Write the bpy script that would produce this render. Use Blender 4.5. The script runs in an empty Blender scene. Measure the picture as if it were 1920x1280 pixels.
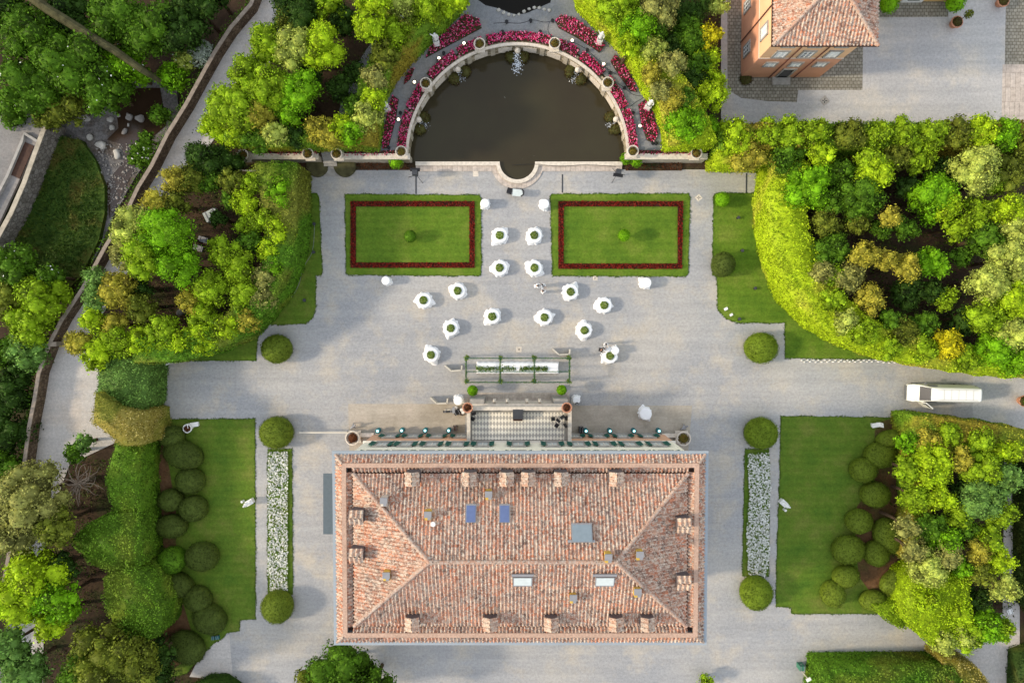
import bpy, bmesh, math, random
import numpy as np
from mathutils import Vector, Matrix, geometry
R = math.radians
sc = bpy.context.scene
# ---------------- camera, sky, sun, exposure ----------------
CH = 77.0; FPX = 1280.0; TILT = math.atan(45/1280)
cam_d = bpy.data.cameras.new('camera'); cam = bpy.data.objects.new('camera', cam_d)
sc.collection.objects.link(cam); sc.camera = cam
cam.location = (0, 0, CH); cam.rotation_euler = (-TILT, 0, 0)
cam_d.sensor_width = 36; cam_d.lens = 24; cam_d.clip_end = 2000; cam_d.clip_start = 1
SUN_EL, SUN_AZ = 27.0, 266.0          # azimuth clockwise from +Y: the sun stands in the west
w = bpy.data.worlds.new('World'); sc.world = w; w.use_nodes = True
nt = w.node_tree; bg = nt.nodes['Background']
sky = nt.nodes.new('ShaderNodeTexSky'); sky.sky_type = 'NISHITA'; sky.sun_disc = False
sky.sun_elevation = R(SUN_EL); sky.sun_rotation = R(SUN_AZ); sky.air_density = 1.0; sky.dust_density = 1.5
sky.ozone_density = 0.4
hz = nt.nodes.new('ShaderNodeMix'); hz.data_type = 'RGBA'; hz.inputs[0].default_value = .6      # thin bright high cloud over the blue
hz.inputs[7].default_value = (5.7, 5.95, 6.3, 1); nt.links.new(sky.outputs[0], hz.inputs[6]); nt.links.new(hz.outputs[2], bg.inputs[0]); bg.inputs[1].default_value = 0.15
sl = bpy.data.lights.new('sun', 'SUN'); sl.energy = 2.3; sl.angle = R(5); sl.color = (1.0, 0.85, 0.64)
so = bpy.data.objects.new('sun', sl); sc.collection.objects.link(so)
sd = Vector((math.sin(R(SUN_AZ))*math.cos(R(SUN_EL)), math.cos(R(SUN_AZ))*math.cos(R(SUN_EL)), math.sin(R(SUN_EL))))
so.rotation_euler = sd.to_track_quat('Z', 'Y').to_euler()
sc.view_settings.view_transform = 'Standard'; sc.view_settings.look = 'None'
sc.view_settings.exposure = 0.68; sc.view_settings.gamma = 1
sc.cycles.max_bounces = 5; sc.cycles.diffuse_bounces = 3; sc.cycles.glossy_bounces = 2
sc.cycles.transmission_bounces = 2; sc.cycles.transparent_max_bounces = 4

# ---------------- helpers ----------------
rng = np.random.default_rng(7); random.seed(7)
ct, st = math.cos(TILT), math.sin(TILT)
def P(px, py, z=0.0):
    "world point at height z seen at photo pixel (px, py)"
    dx, dy, dz = (px-960)/FPX, (640-py)/FPX, -1.0
    y = dy*ct + dz*st; zz = -dy*st + dz*ct
    t = (z-CH)/zz
    return Vector((dx*t, y*t, z))
def PS(r, z=0.0): return r*(CH-z)/FPX
def tag(o, label=None, cat=None, group=None, kind=None):
    if label: o['label'] = label
    if cat: o['category'] = cat
    if group: o['group'] = group
    if kind: o['kind'] = kind
    return o
def empty(name, loc, rz=0.0):
    o = bpy.data.objects.new(name, None); o.empty_display_size = .3
    sc.collection.objects.link(o); o.location = loc; o.rotation_euler = (0, 0, rz); return o
def link(name, me, mats, parent=None, loc=None, smooth=False):
    if not isinstance(mats, (list, tuple)): mats = [mats]
    for m in mats: me.materials.append(m)
    o = bpy.data.objects.new(name, me); sc.collection.objects.link(o)
    if parent: o.parent = parent
    if loc is not None: o.location = loc
    if smooth and len(me.polygons): me.polygons.foreach_set('use_smooth', [True]*len(me.polygons))
    return o
def copy_tree(o, parent=None):
    c = o.copy(); sc.collection.objects.link(c)
    if parent: c.parent = parent
    for ch in list(o.children): copy_tree(ch, c)
    return c
class MB:
    def __init__(s): s.v = []; s.f = []; s.m = []; s.uv = []
    def add(s, vs, fs, mi=0):
        b = len(s.v); s.v += [tuple(v) for v in vs]
        for f in fs: s.f.append([b+i for i in f]); s.m.append(mi)
        return s
    def box(s, c, d, rz=0.0, mi=0, taper=1.0, M=None):
        vs = []
        for k in (-1, 1):
            t = taper if k > 0 else 1.0
            for x, y in ((-1,-1),(1,-1),(1,1),(-1,1)):
                v = Vector((x*d[0]/2*t, y*d[1]/2*t, k*d[2]/2))
                if M: v = M @ v
                vs.append(Matrix.Rotation(rz, 3, 'Z') @ v + Vector(c))
        return s.add(vs, [(3,2,1,0),(4,5,6,7),(0,1,5,4),(1,2,6,5),(2,3,7,6),(3,0,4,7)], mi)
    def lathe(s, c, prof, n=16, mi=0, cap=True):
        vs = []; fs = []
        for r, z in prof:
            for i in range(n):
                a = 2*math.pi*i/n; vs.append((c[0]+r*math.cos(a), c[1]+r*math.sin(a), c[2]+z))
        for j in range(len(prof)-1):
            for i in range(n): fs.append((j*n+i, j*n+(i+1)%n, (j+1)*n+(i+1)%n, (j+1)*n+i))
        if cap:
            fs.append(tuple(reversed(range(n)))); fs.append(tuple(range((len(prof)-1)*n, len(prof)*n)))
        return s.add(vs, fs, mi)
    def tube(s, pts, rad, n=8, mi=0):
        pts = [Vector(p) for p in pts]
        if not isinstance(rad, (list, tuple)): rad = [rad]*len(pts)
        vs = []; fs = []
        for k, p in enumerate(pts):
            d = (pts[min(k+1, len(pts)-1)]-pts[max(k-1, 0)])
            if d.length < 1e-6: d = Vector((0,0,1))
            q = d.normalized().to_track_quat('Z', 'Y')
            for i in range(n):
                a = 2*math.pi*i/n; vs.append(p + q @ Vector((rad[k]*math.cos(a), rad[k]*math.sin(a), 0)))
        for k in range(len(pts)-1):
            for i in range(n): fs.append((k*n+i, k*n+(i+1)%n, (k+1)*n+(i+1)%n, (k+1)*n+i))
        fs.append(tuple(reversed(range(n)))); fs.append(tuple(range((len(pts)-1)*n, len(pts)*n)))
        return s.add(vs, fs, mi)
    def prism(s, poly, z0, z1, mi=0, bottom=False):
        "poly: list of (x, y); tessellated top"
        n = len(poly); a = sum(poly[i][0]*poly[(i+1)%n][1]-poly[(i+1)%n][0]*poly[i][1] for i in range(n))
        if a < 0: poly = list(reversed(poly))
        vs = [(p[0], p[1], z0) for p in poly]+[(p[0], p[1], z1) for p in poly]
        fs = [(i, (i+1)%n, n+(i+1)%n, n+i) for i in range(n)]
        tri = geometry.tessellate_polygon([[Vector((p[0], p[1], 0)) for p in poly]])
        for t in tri:
            q = [Vector((poly[i][0], poly[i][1], 0)) for i in t]
            if (q[1]-q[0]).cross(q[2]-q[0]).z < 0: t = (t[0], t[2], t[1])
            fs.append(tuple(n+i for i in t))
            if bottom: fs.append((t[0], t[2], t[1]))
        return s.add(vs, fs, mi)
    def build(s, name, mats, parent=None, loc=None, smooth=False, uv=False, origin=None):
        v = s.v
        if origin is not None:
            v = [(a-origin[0], b-origin[1], c-origin[2]) for a, b, c in v]
            if parent is None: loc = origin
        me = bpy.data.meshes.new(name); me.from_pydata(v, [], s.f)
        me.polygons.foreach_set('material_index', s.m)
        if s.uv:
            ul = me.uv_layers.new(name='UVMap')
            d = []
            for p in me.polygons:
                for li in p.vertices: d += list(s.uv[li])
            ul.data.foreach_set('uv', d)
        me.update()
        return link(name, me, mats, parent, loc, smooth)
def mesh_np(name, V, quads, tris, mat, parent=None, loc=None):
    me = bpy.data.meshes.new(name)
    V = np.asarray(V, dtype=np.float32); nq, ntr = len(quads), len(tris)
    me.vertices.add(len(V)); me.vertices.foreach_set('co', V.ravel())
    li = np.concatenate([np.asarray(quads, dtype=np.int32).ravel(), np.asarray(tris, dtype=np.int32).ravel()])
    me.loops.add(len(li)); me.loops.foreach_set('vertex_index', li)
    ls = np.concatenate([np.arange(nq)*4, nq*4+np.arange(ntr)*3]).astype(np.int32)
    me.polygons.add(nq+ntr); me.polygons.foreach_set('loop_start', ls)
    me.update(calc_edges=True)
    return link(name, me, mat, parent, loc)
def leaves(pts, nrm, size, spread=.9, asp=.55):
    "one flat leaf spray per point"
    n = len(pts)
    N = nrm*.7 + rng.normal(size=(n,3))*spread*.6; N /= np.linalg.norm(N, axis=1)[:,None]+1e-9
    T = np.cross(N, rng.normal(size=(n,3))); T /= np.linalg.norm(T, axis=1)[:,None]+1e-9
    B = np.cross(N, T); sz = size*(.6+.8*rng.random(n))[:,None]*.5
    V = np.stack([pts-T*sz, pts-B*sz*asp+T*sz*.1, pts+T*sz, pts+B*sz*asp+T*sz*.1], axis=1).reshape(-1,3)
    return V, np.arange(4*n).reshape(-1,4)
_t = (1+5**.5)/2
def ico(sub=1):
    bm = bmesh.new(); bmesh.ops.create_icosphere(bm, subdivisions=sub, radius=1)
    v = np.array([x.co[:] for x in bm.verts]); f = np.array([[q.index for q in x.verts] for x in bm.faces]); bm.free()
    return v, f
ICO1 = ico(2)
def rand_dirs(n):
    d = rng.normal(size=(n,3)); return d/np.linalg.norm(d, axis=1)[:,None]

# ---------------- materials ----------------
def newmat(name, rough=.7, spec=.3):
    m = bpy.data.materials.new(name); m.use_nodes = True
    b = m.node_tree.nodes['Principled BSDF']; b.inputs['Roughness'].default_value = rough
    b.inputs['Specular IOR Level'].default_value = spec
    return m, m.node_tree, b
def N(nt, t, **k):
    n = nt.nodes.new(t)
    for a, v in k.items(): setattr(n, a, v)
    return n
def noise(nt, vec, scale, det=3, rough=.55):
    n = N(nt, 'ShaderNodeTexNoise'); n.inputs['Scale'].default_value = scale
    n.inputs['Detail'].default_value = det; n.inputs['Roughness'].default_value = rough
    nt.links.new(vec, n.inputs['Vector']); return n.outputs['Fac']
def ramp(nt, fac, stops, interp='LINEAR'):
    r = N(nt, 'ShaderNodeValToRGB'); r.color_ramp.interpolation = interp
    e = r.color_ramp.elements
    while len(e) < len(stops): e.new(.5)
    for i, (p, c) in enumerate(stops): e[i].position = p; e[i].color = (*c, 1)
    nt.links.new(fac, r.inputs[0]); return r.outputs[0]
def mix(nt, a, b, fac, mode='MIX'):
    m = N(nt, 'ShaderNodeMix', data_type='RGBA', blend_type=mode)
    if hasattr(fac, 'links') or hasattr(fac, 'is_linked'): nt.links.new(fac, m.inputs[0])
    else: m.inputs[0].default_value = fac
    for s, v in ((6, a), (7, b)):
        if isinstance(v, tuple): m.inputs[s].default_value = (*v, 1)
        else: nt.links.new(v, m.inputs[s])
    return m.outputs[2]
def bump(nt, b, h, strength=.3, dist=.05):
    n = N(nt, 'ShaderNodeBump'); n.inputs['Strength'].default_value = strength; n.inputs['Distance'].default_value = dist
    nt.links.new(h, n.inputs['Height']); nt.links.new(n.outputs[0], b.inputs['Normal'])
def pos(nt): return N(nt, 'ShaderNodeNewGeometry').outputs['Position']
def plain(name, col, rough=.6, spec=.3, var=.12, sc_=3.0, metal=0, emit=None, es=0):
    m, t, b = newmat(name, rough, spec); p = pos(t)
    f = noise(t, p, sc_, 4)
    c = ramp(t, f, [(.25, tuple(x*(1-var) for x in col)), (.75, tuple(min(1, x*(1+var)) for x in col))])
    t.links.new(c, b.inputs['Base Color']); b.inputs['Metallic'].default_value = metal
    if emit: b.inputs['Emission Color'].default_value = (*emit, 1); b.inputs['Emission Strength'].default_value = es
    return m
def leafmat(name, cols, alt=None, altscale=.25, altpos=(.5,.62), rough=.55, clump=.5):
    m, t, b = newmat(name, rough, .08)
    g = N(t, 'ShaderNodeNewGeometry'); p = g.outputs['Position']
    n = len(cols)
    c = ramp(t, g.outputs['Random Per Island'], [(i/(n-1), cc) for i, cc in enumerate(cols)])
    if alt:
        c2 = ramp(t, g.outputs['Random Per Island'], [(i/(len(alt)-1), cc) for i, cc in enumerate(alt)])
        f = ramp(t, noise(t, p, altscale, 2), [(altpos[0], (0,0,0)), (altpos[1], (1,1,1))])
        c = mix(t, c, c2, f)
    v = ramp(t, noise(t, p, .9, 3), [(.3, (1-clump*.5,)*3), (.7, (1+clump*.35,)*3)])
    c = mix(t, c, v, 1.0, 'MULTIPLY')
    t.links.new(c, b.inputs['Base Color'])
    tr = N(t, 'ShaderNodeBsdfTranslucent'); t.links.new(c, tr.inputs['Color'])
    ms = N(t, 'ShaderNodeMixShader'); ms.inputs[0].default_value = .22
    out = t.nodes['Material Output']
    t.links.new(b.outputs[0], ms.inputs[1]); t.links.new(tr.outputs[0], ms.inputs[2]); t.links.new(ms.outputs[0], out.inputs[0])
    return m
def tri(c, lo=.30, hi=1.75): return [tuple(x*lo for x in c), c, tuple(min(.9, x*hi) for x in c)]
LC = dict(lime=(.31,.45,.012), bright=(.15,.33,.008), green=(.075,.16,.010), dark=(.035,.075,.010), olive=(.14,.17,.018),
          gold=(.34,.31,.035), pale=(.36,.42,.075), khaki=(.27,.275,.07), bluegreen=(.14,.26,.05), yellow=(.45,.41,.012),
          mid=(.215,.335,.012))
LM = {}
for k, c in LC.items():
    LM[k] = leafmat('leaf_'+k, tri(c))
LM['hedge_left'] = leafmat('hedge_left', tri((.10,.22,.015)), tri((.20,.22,.03)), .12)
LM['hedge_right'] = leafmat('hedge_right', tri((.35,.47,.015)), tri((.42,.40,.05)), .15)
LM['hedge_pale'] = leafmat('hedge_pale', tri((.16,.28,.02)), tri((.30,.25,.03)), .14, (.47,.56))
LM['hedge_gold'] = leafmat('hedge_gold', [(.12,.10,.015),(.31,.26,.04),(.58,.49,.18)], [(.09,.12,.015),(.20,.22,.03),(.34,.32,.06)], .2)
LM['hedge_mid'] = leafmat('hedge_mid', tri((.105,.21,.015)), tri((.18,.26,.025)), .2)
LM['hedge_dark'] = leafmat('hedge_dark', tri((.04,.075,.015)), tri((.08,.10,.02)), .3)
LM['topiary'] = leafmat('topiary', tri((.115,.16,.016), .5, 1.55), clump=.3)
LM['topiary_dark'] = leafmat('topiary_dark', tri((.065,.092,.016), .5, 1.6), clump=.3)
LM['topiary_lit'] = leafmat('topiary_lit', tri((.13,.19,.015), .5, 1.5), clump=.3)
LM['redleaf'] = leafmat('redleaf', [(.025,.010,.006),(.17,.012,.008),(.30,.018,.012),(.12,.03,.012),(.36,.05,.03)], clump=.3)
LM['rustleaf'] = leafmat('rustleaf', [(.03,.02,.01),(.10,.035,.015),(.14,.05,.02)], clump=.3)
LM['potplant'] = leafmat('potplant', [(.04,.05,.01),(.11,.09,.015),(.20,.08,.02),(.10,.13,.02)])
LM['pink'] = leafmat('pink', [(.06,.03,.01),(.55,.008,.09),(.66,.015,.14),(.85,.07,.30),(.9,.42,.55),(.80,.02,.16)], clump=.1)
LM['pinkdark'] = leafmat('pinkdark', [(.03,.02,.01),(.14,.015,.02),(.50,.02,.10),(.14,.03,.02),(.75,.25,.36),(.45,.02,.08)], clump=.3)
LM['white'] = leafmat('whiteflower', [(.55,.56,.5),(.8,.8,.76),(.85,.85,.82)], clump=.1)
LM['undergrowth'] = leafmat('undergrowth', [(.08,.045,.025),(.035,.065,.01),(.07,.12,.012),(.12,.08,.04)], clump=.5)
LM['turf'] = leafmat('turf', [(.05,.10,.012),(.08,.14,.015),(.12,.16,.03)], clump=.2)
LM['silver'] = leafmat('silver', [(.25,.3,.22),(.45,.5,.42)])
LM['garland'] = leafmat('garland', [(.05,.10,.012),(.10,.19,.02),(.26,.34,.08)])
LM['posy'] = leafmat('posy', [(.07,.14,.015),(.15,.26,.02),(.36,.42,.10)])
LM['moss'] = leafmat('moss', [(.06,.04,.015),(.10,.07,.02),(.09,.10,.03)])
def gravel(name, cols, patch, s1=.09, grain=.5):
    m, t, b = newmat(name, .9, .15); p = pos(t)
    base = ramp(t, noise(t, p, s1, 4, .6), [(.32, cols[0]), (.5, cols[1]), (.68, cols[2])])
    pt = ramp(t, noise(t, p, .23, 5, .65), [(.5, (0,0,0)), (.68, (1,1,1))])
    base = mix(t, base, patch, pt)
    mp = N(t, 'ShaderNodeMapping'); t.links.new(p, mp.inputs[0]); mp.inputs['Scale'].default_value = (.05, 1.1, 1)
    base = mix(t, base, ramp(t, noise(t, mp.outputs[0], 1.0, 5, .7), [(.35, (.93,)*3), (.65, (1.07,)*3)]), 1.0, 'MULTIPLY')
    st_ = ramp(t, noise(t, p, .75, 4, .75), [(.28, (.86,.87,.89)), (.42, (1,1,1))]); base = mix(t, base, st_, 1.0, 'MULTIPLY')
    g = ramp(t, noise(t, p, 3.4, 7, .95), [(.36, (1-grain*.55,)*3), (.64, (1+grain*.5,)*3)])
    base = mix(t, base, g, 1.0, 'MULTIPLY')
    t.links.new(base, b.inputs['Base Color']); bump(t, b, noise(t, p, 9.0, 5, .8), .35, .04)
    return m
M = {}
M['gravel'] = gravel('gravel', [(.30,.305,.315),(.35,.345,.34),(.41,.39,.36)], (.45,.405,.34))
M['lane'] = gravel('lane_gravel', [(.42,.40,.385),(.48,.45,.42),(.52,.48,.44)], (.50,.44,.38))
M['greyyard'] = gravel('grey_yard', [(.17,.16,.155),(.20,.19,.18),(.235,.22,.205)], (.27,.24,.22))
M['yard'] = gravel('yard_gravel', [(.38,.38,.385),(.43,.42,.41),(.45,.44,.42)], (.52,.48,.42))
M['pathdark'] = gravel('terrace_gravel', [(.17,.18,.20),(.21,.215,.225),(.25,.245,.24)], (.28,.26,.24))
M['soil'] = gravel('soil', [(.035,.022,.013),(.052,.032,.019),(.075,.046,.027)], (.035,.045,.012), .3, .9)
M['ravine'] = gravel('ravine_ground', [(.06,.05,.035),(.10,.085,.06),(.15,.13,.10)], (.06,.075,.02), .25, .9)
M['bed'] = gravel('stream_bed', [(.09,.085,.08),(.15,.14,.135),(.19,.18,.17)], (.08,.055,.035), .35, 1.3)
M['mulch'] = gravel('mulch', [(.09,.05,.025),(.13,.065,.03),(.16,.09,.045)], (.07,.08,.02), .5, .9)
def lawn(name, a, b_, c, stripe=0):
    m, t, b = newmat(name, .85, .1); p = pos(t)
    base = ramp(t, noise(t, p, .35, 5, .65), [(.3, a), (.5, b_), (.72, c)])
    g = ramp(t, noise(t, p, 4.0, 7, .95), [(.35, (.62,)*3), (.65, (1.4,)*3)])
    base = mix(t, base, g, 1.0, 'MULTIPLY')
    if stripe:
        wv = N(t, 'ShaderNodeTexWave', wave_type='BANDS', bands_direction='Y'); wv.inputs['Scale'].default_value = .38
        wv.inputs['Distortion'].default_value = 1.2; wv.inputs['Detail'].default_value = 2; t.links.new(p, wv.inputs['Vector'])
        base = mix(t, base, ramp(t, wv.outputs['Fac'], [(.2, (.955,)*3), (.8, (1.045,)*3)]), 1.0, 'MULTIPLY')
    t.links.new(base, b.inputs['Base Color']); bump(t, b, noise(t, p, 14.0, 4, .8), .5, .04)
    return m
M['lawn'] = lawn('lawn', (.065,.13,.012), (.10,.17,.015), (.155,.20,.03), 1)
M['lawn_side'] = lawn('lawn_side', (.062,.125,.013), (.092,.15,.016), (.145,.165,.032), 1)
M['bank'] = lawn('bank_grass', (.03,.065,.01), (.05,.085,.012), (.10,.09,.02))
def blocks(name, cols, mortar, bw, bh, scale=1.0, uv=False, off=.5, ms=.02, rough=.8, rotz=0):
    m, t, b = newmat(name, rough, .2)
    if uv: vec = N(t, 'ShaderNodeTexCoord').outputs['UV']
    else: vec = pos(t)
    mp = N(t, 'ShaderNodeMapping'); t.links.new(vec, mp.inputs[0]); mp.inputs['Rotation'].default_value = (0, 0, rotz)
    br = N(t, 'ShaderNodeTexBrick'); br.offset = off
    br.inputs['Scale'].default_value = scale; br.inputs['Brick Width'].default_value = bw; br.inputs['Row Height'].default_value = bh
    br.inputs['Mortar Size'].default_value = ms; br.inputs['Color1'].default_value = (*cols[0], 1); br.inputs['Color2'].default_value = (*cols[1], 1)
    br.inputs['Mortar'].default_value = (*mortar, 1); br.inputs['Bias'].default_value = 0
    t.links.new(mp.outputs[0], br.inputs['Vector'])
    v = ramp(t, noise(t, vec, 2.2, 5, .7), [(.3, (.7,)*3), (.7, (1.25,)*3)])
    c = mix(t, br.outputs['Color'], v, 1.0, 'MULTIPLY'); t.links.new(c, b.inputs['Base Color'])
    bump(t, b, br.outputs['Fac'], -.4, .03); return m
M['cobble'] = blocks('cobble', [(.22,.20,.16),(.30,.28,.23)], (.12,.11,.08), .42, .36, ms=.035)
M['slab'] = blocks('slab', [(.46,.39,.33),(.52,.45,.39)], (.33,.28,.24), .55, 1.6, off=.1, ms=.025)
M['stonepave'] = blocks('stonepave', [(.42,.36,.30),(.48,.42,.35)], (.34,.29,.24), 1.1, .7, ms=.02)
def rubble(name, cols, mortar, scale):
    m, t, b = newmat(name, .9, .1); p = pos(t)
    v = N(t, 'ShaderNodeTexVoronoi', feature='F1'); v.inputs['Scale'].default_value = scale; t.links.new(p, v.inputs['Vector'])
    e = N(t, 'ShaderNodeTexVoronoi', feature='DISTANCE_TO_EDGE'); e.inputs['Scale'].default_value = scale; t.links.new(p, e.inputs['Vector'])
    s = N(t, 'ShaderNodeSeparateXYZ'); t.links.new(v.outputs['Color'], s.inputs[0])
    c = ramp(t, s.outputs[0], [(0, cols[0]), (.5, cols[1]), (1, cols[2])])
    c = mix(t, mortar, c, ramp(t, e.outputs['Distance'], [(.02, (0,0,0)), (.10, (1,1,1))]))
    c = mix(t, c, ramp(t, noise(t, p, 1.4, 5, .7), [(.3, (.7,)*3), (.7, (1.25,)*3)]), 1.0, 'MULTIPLY')
    t.links.new(c, b.inputs['Base Color']); bump(t, b, e.outputs['Distance'], .5, .05); return m
M['rubble'] = rubble('rubble_wall', [(.12,.08,.055),(.17,.12,.08),(.22,.16,.115)], (.07,.05,.035), 2.6)
M['rubble_grey'] = rubble('rubble_grey', [(.20,.175,.15),(.27,.24,.21),(.33,.30,.27)], (.13,.11,.095), 2.0)
M['rubble_pale'] = rubble('rubble_pale', [(.24,.20,.13),(.38,.32,.23),(.50,.42,.31)], (.13,.11,.07), 1.5)
M['coping'] = plain('coping', (.27,.22,.175), .85, .15, .3, 2.5)
M['concrete'] = gravel('court_paving', [(.34,.30,.24),(.385,.34,.275),(.42,.37,.305)], (.47,.41,.34), .5, .35)
M['marble'] = plain('marble', (.78,.77,.74), .5, .3, .08)
M['palestone'] = plain('pale_stone', (.62,.55,.46), .8, .2, .22, 3.5)
M['oldstone'] = plain('old_stone', (.40,.35,.27), .85, .2, .35, 1.6)
M['greystone'] = plain('grey_stone', (.33,.31,.28), .85, .2, .25, 2)
M['cream'] = plain('cream_plaster', (.92,.86,.70), .8, .15, .04, .8)
M['peach'] = plain('peach_plaster', (.72,.42,.27), .8, .15, .08, .8)
M['whitetrim'] = plain('white_trim', (.72,.66,.58), .7, .2, .05)
M['green'] = plain('green_paint', (.015,.10,.075), .5, .3, .2)
M['glass'] = plain('glass', (.10,.12,.14), .12, .6, .1)
M['paleglass'] = plain('pale_glass', (.55,.60,.58), .25, .5, .08)
M['skyglass'] = plain('sky_glass', (.10,.14,.28), .1, .6, .1)
M['tealglass'] = plain('teal_glass', (.20,.25,.28), .2, .5, .08)
M['darkglass'] = plain('dark_glass', (.02,.02,.022), .1, .6, .1)
M['zinc'] = plain('zinc', (.30,.34,.37), .45, .4, .06, 1.2)
M['greymetal'] = plain('grey_metal', (.25,.25,.26), .5, .4, .1)
M['terracotta'] = plain('terracotta', (.50,.24,.15), .8, .2, .15)
M['cloth'] = plain('white_cloth', (.86,.86,.86), .9, .1, .02)
M['creamfab'] = plain('cream_fabric', (.55,.51,.43), .9, .1, .05)
M['black'] = plain('black_plastic', (.012,.012,.014), .5, .3, .2)
M['slate'] = plain('slate', (.10,.13,.15), .6, .3, .1)
M['charcoal'] = plain('charcoal', (.045,.048,.055), .6, .3, .2)
M['silver'] = plain('silver_case', (.45,.46,.47), .35, .5, .1, metal=.4)
M['brown'] = plain('brown', (.06,.03,.02), .7, .2, .3)
M['bark'] = plain('bark', (.10,.065,.04), .9, .1, .35, 6)
M['palebark'] = plain('pale_bark', (.26,.20,.15), .9, .1, .35, 6)
M['mossbark'] = plain('moss_bark', (.07,.065,.03), .9, .1, .5, 1.5)
M['skin'] = plain('skin', (.50,.28,.19), .6, .3, .05)
M['hair'] = plain('dark_hair', (.02,.012,.008), .6, .3, .1)
M['whiteshirt'] = plain('white_shirt', (.80,.80,.80), .9, .1, .03)
M['darkcloth'] = plain('dark_cloth', (.02,.02,.024), .9, .1, .1)
M['orange'] = plain('orange_plaster', (.68,.33,.20), .85, .15, .10, .5)
M['orangetop'] = plain('orange_light_plaster', (.80,.48,.27), .85, .15, .10, .5)
M['yellowplaster'] = plain('yellow_plaster', (.66,.44,.18), .85, .15, .1, .6)
M['drainpipe'] = plain('drainpipe', (.10,.035,.025), .6, .3, .1)
M['vanwhite'] = plain('van_paint', (.80,.80,.76), .22, .5, .01)
M['vangrey'] = plain('van_trim', (.12,.125,.13), .5, .4, .1)
M['rubber'] = plain('rubber', (.015,.015,.015), .8, .2, .1)
M['ochre'] = plain('ochre_render', (.60,.40,.08), .8, .2, .2, 3)
M['tealplastic'] = plain('teal_plastic', (.02,.13,.14), .5, .3, .1)
M['bin'] = plain('bin_green', (.05,.18,.12), .6, .3, .1)
M['lampglow'] = plain('lamp_glow', (.9,.8,.6), .5, .3, 0, emit=(1,.80,.55), es=3.5)
M['cyanglow'] = plain('cyan_glow', (.6,.95,1), .5, .3, 0, emit=(.45,.95,1), es=1.3)
M['foam'] = plain('foam', (.75,.80,.85), .3, .5, .05)
M['rock'] = plain('rock', (.26,.24,.22), .9, .2, .3, 2)
M['palerock'] = plain('pale_rock', (.42,.40,.36), .9, .2, .25, 2)
def water(name, a, b_, rough=.08):
    m, t, b = newmat(name, rough, .5); p = pos(t)
    c = ramp(t, noise(t, p, .12, 4), [(.35, a), (.65, b_)])
    spk = ramp(t, noise(t, p, 3.2, 2, .4), [(.80, (0,0,0)), (.81, (1,1,1))])
    c = mix(t, c, (.14,.13,.1), spk)
    t.links.new(c, b.inputs['Base Color'])
    bump(t, b, noise(t, p, 3.5, 4, .7), .12, .05); return m
M['water'] = water('pond_water', (.036,.028,.016), (.043,.037,.019))
M['water'].node_tree.nodes['Principled BSDF'].inputs['Specular IOR Level'].default_value = .18
M['darkwater'] = water('dark_water', (.006,.006,.005), (.012,.010,.008))
M['darkwater'].node_tree.nodes['Principled BSDF'].inputs['Specular IOR Level'].default_value = .08
M['streamwater'] = water('stream_water', (.022,.012,.007), (.05,.030,.018), .15)
def tilemat(name, cols, lich):
    m, t, b = newmat(name, .85, .15)
    uv = N(t, 'ShaderNodeTexCoord').outputs['UV']
    fl = N(t, 'ShaderNodeVectorMath', operation='FLOOR'); t.links.new(uv, fl.inputs[0])
    wn = N(t, 'ShaderNodeTexWhiteNoise', noise_dimensions='2D'); t.links.new(fl.outputs[0], wn.inputs['Vector'])
    n = len(cols); c = ramp(t, wn.outputs['Value'], [(i/(n-1), cc) for i, cc in enumerate(cols)])
    p = pos(t)
    big = ramp(t, noise(t, p, .3, 3), [(.35, (.78,.80,.84)), (.65, (1.15,1.05,.98))]); c = mix(t, c, big, 1.0, 'MULTIPLY')
    f = ramp(t, noise(t, p, 4.5, 5, .75), [(.47, (0,0,0)), (.60, (1,1,1))])
    c = mix(t, c, lich, f)
    f2 = ramp(t, noise(t, p, 6.5, 4, .7), [(.36, (1,1,1)), (.44, (0,0,0))])
    c = mix(t, c, (.085,.06,.048), f2)
    t.links.new(c, b.inputs['Base Color'])
    sx = N(t, 'ShaderNodeSeparateXYZ'); t.links.new(uv, sx.inputs[0])
    fr = N(t, 'ShaderNodeMath', operation='FRACT'); t.links.new(sx.outputs['Y'], fr.inputs[0])
    bump(t, b, fr.outputs[0], -.8, .05)
    return m
M['tile'] = tilemat('roof_tile', [(.17,.11,.085),(.50,.20,.11),(.36,.21,.15),(.54,.34,.24),(.24,.16,.13),(.56,.24,.135),(.50,.40,.31)], (.62,.535,.435))
M['tile_cap'] = tilemat('ridge_tile', [(.40,.24,.17),(.46,.29,.21),(.42,.32,.25)], (.50,.42,.35))
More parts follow.
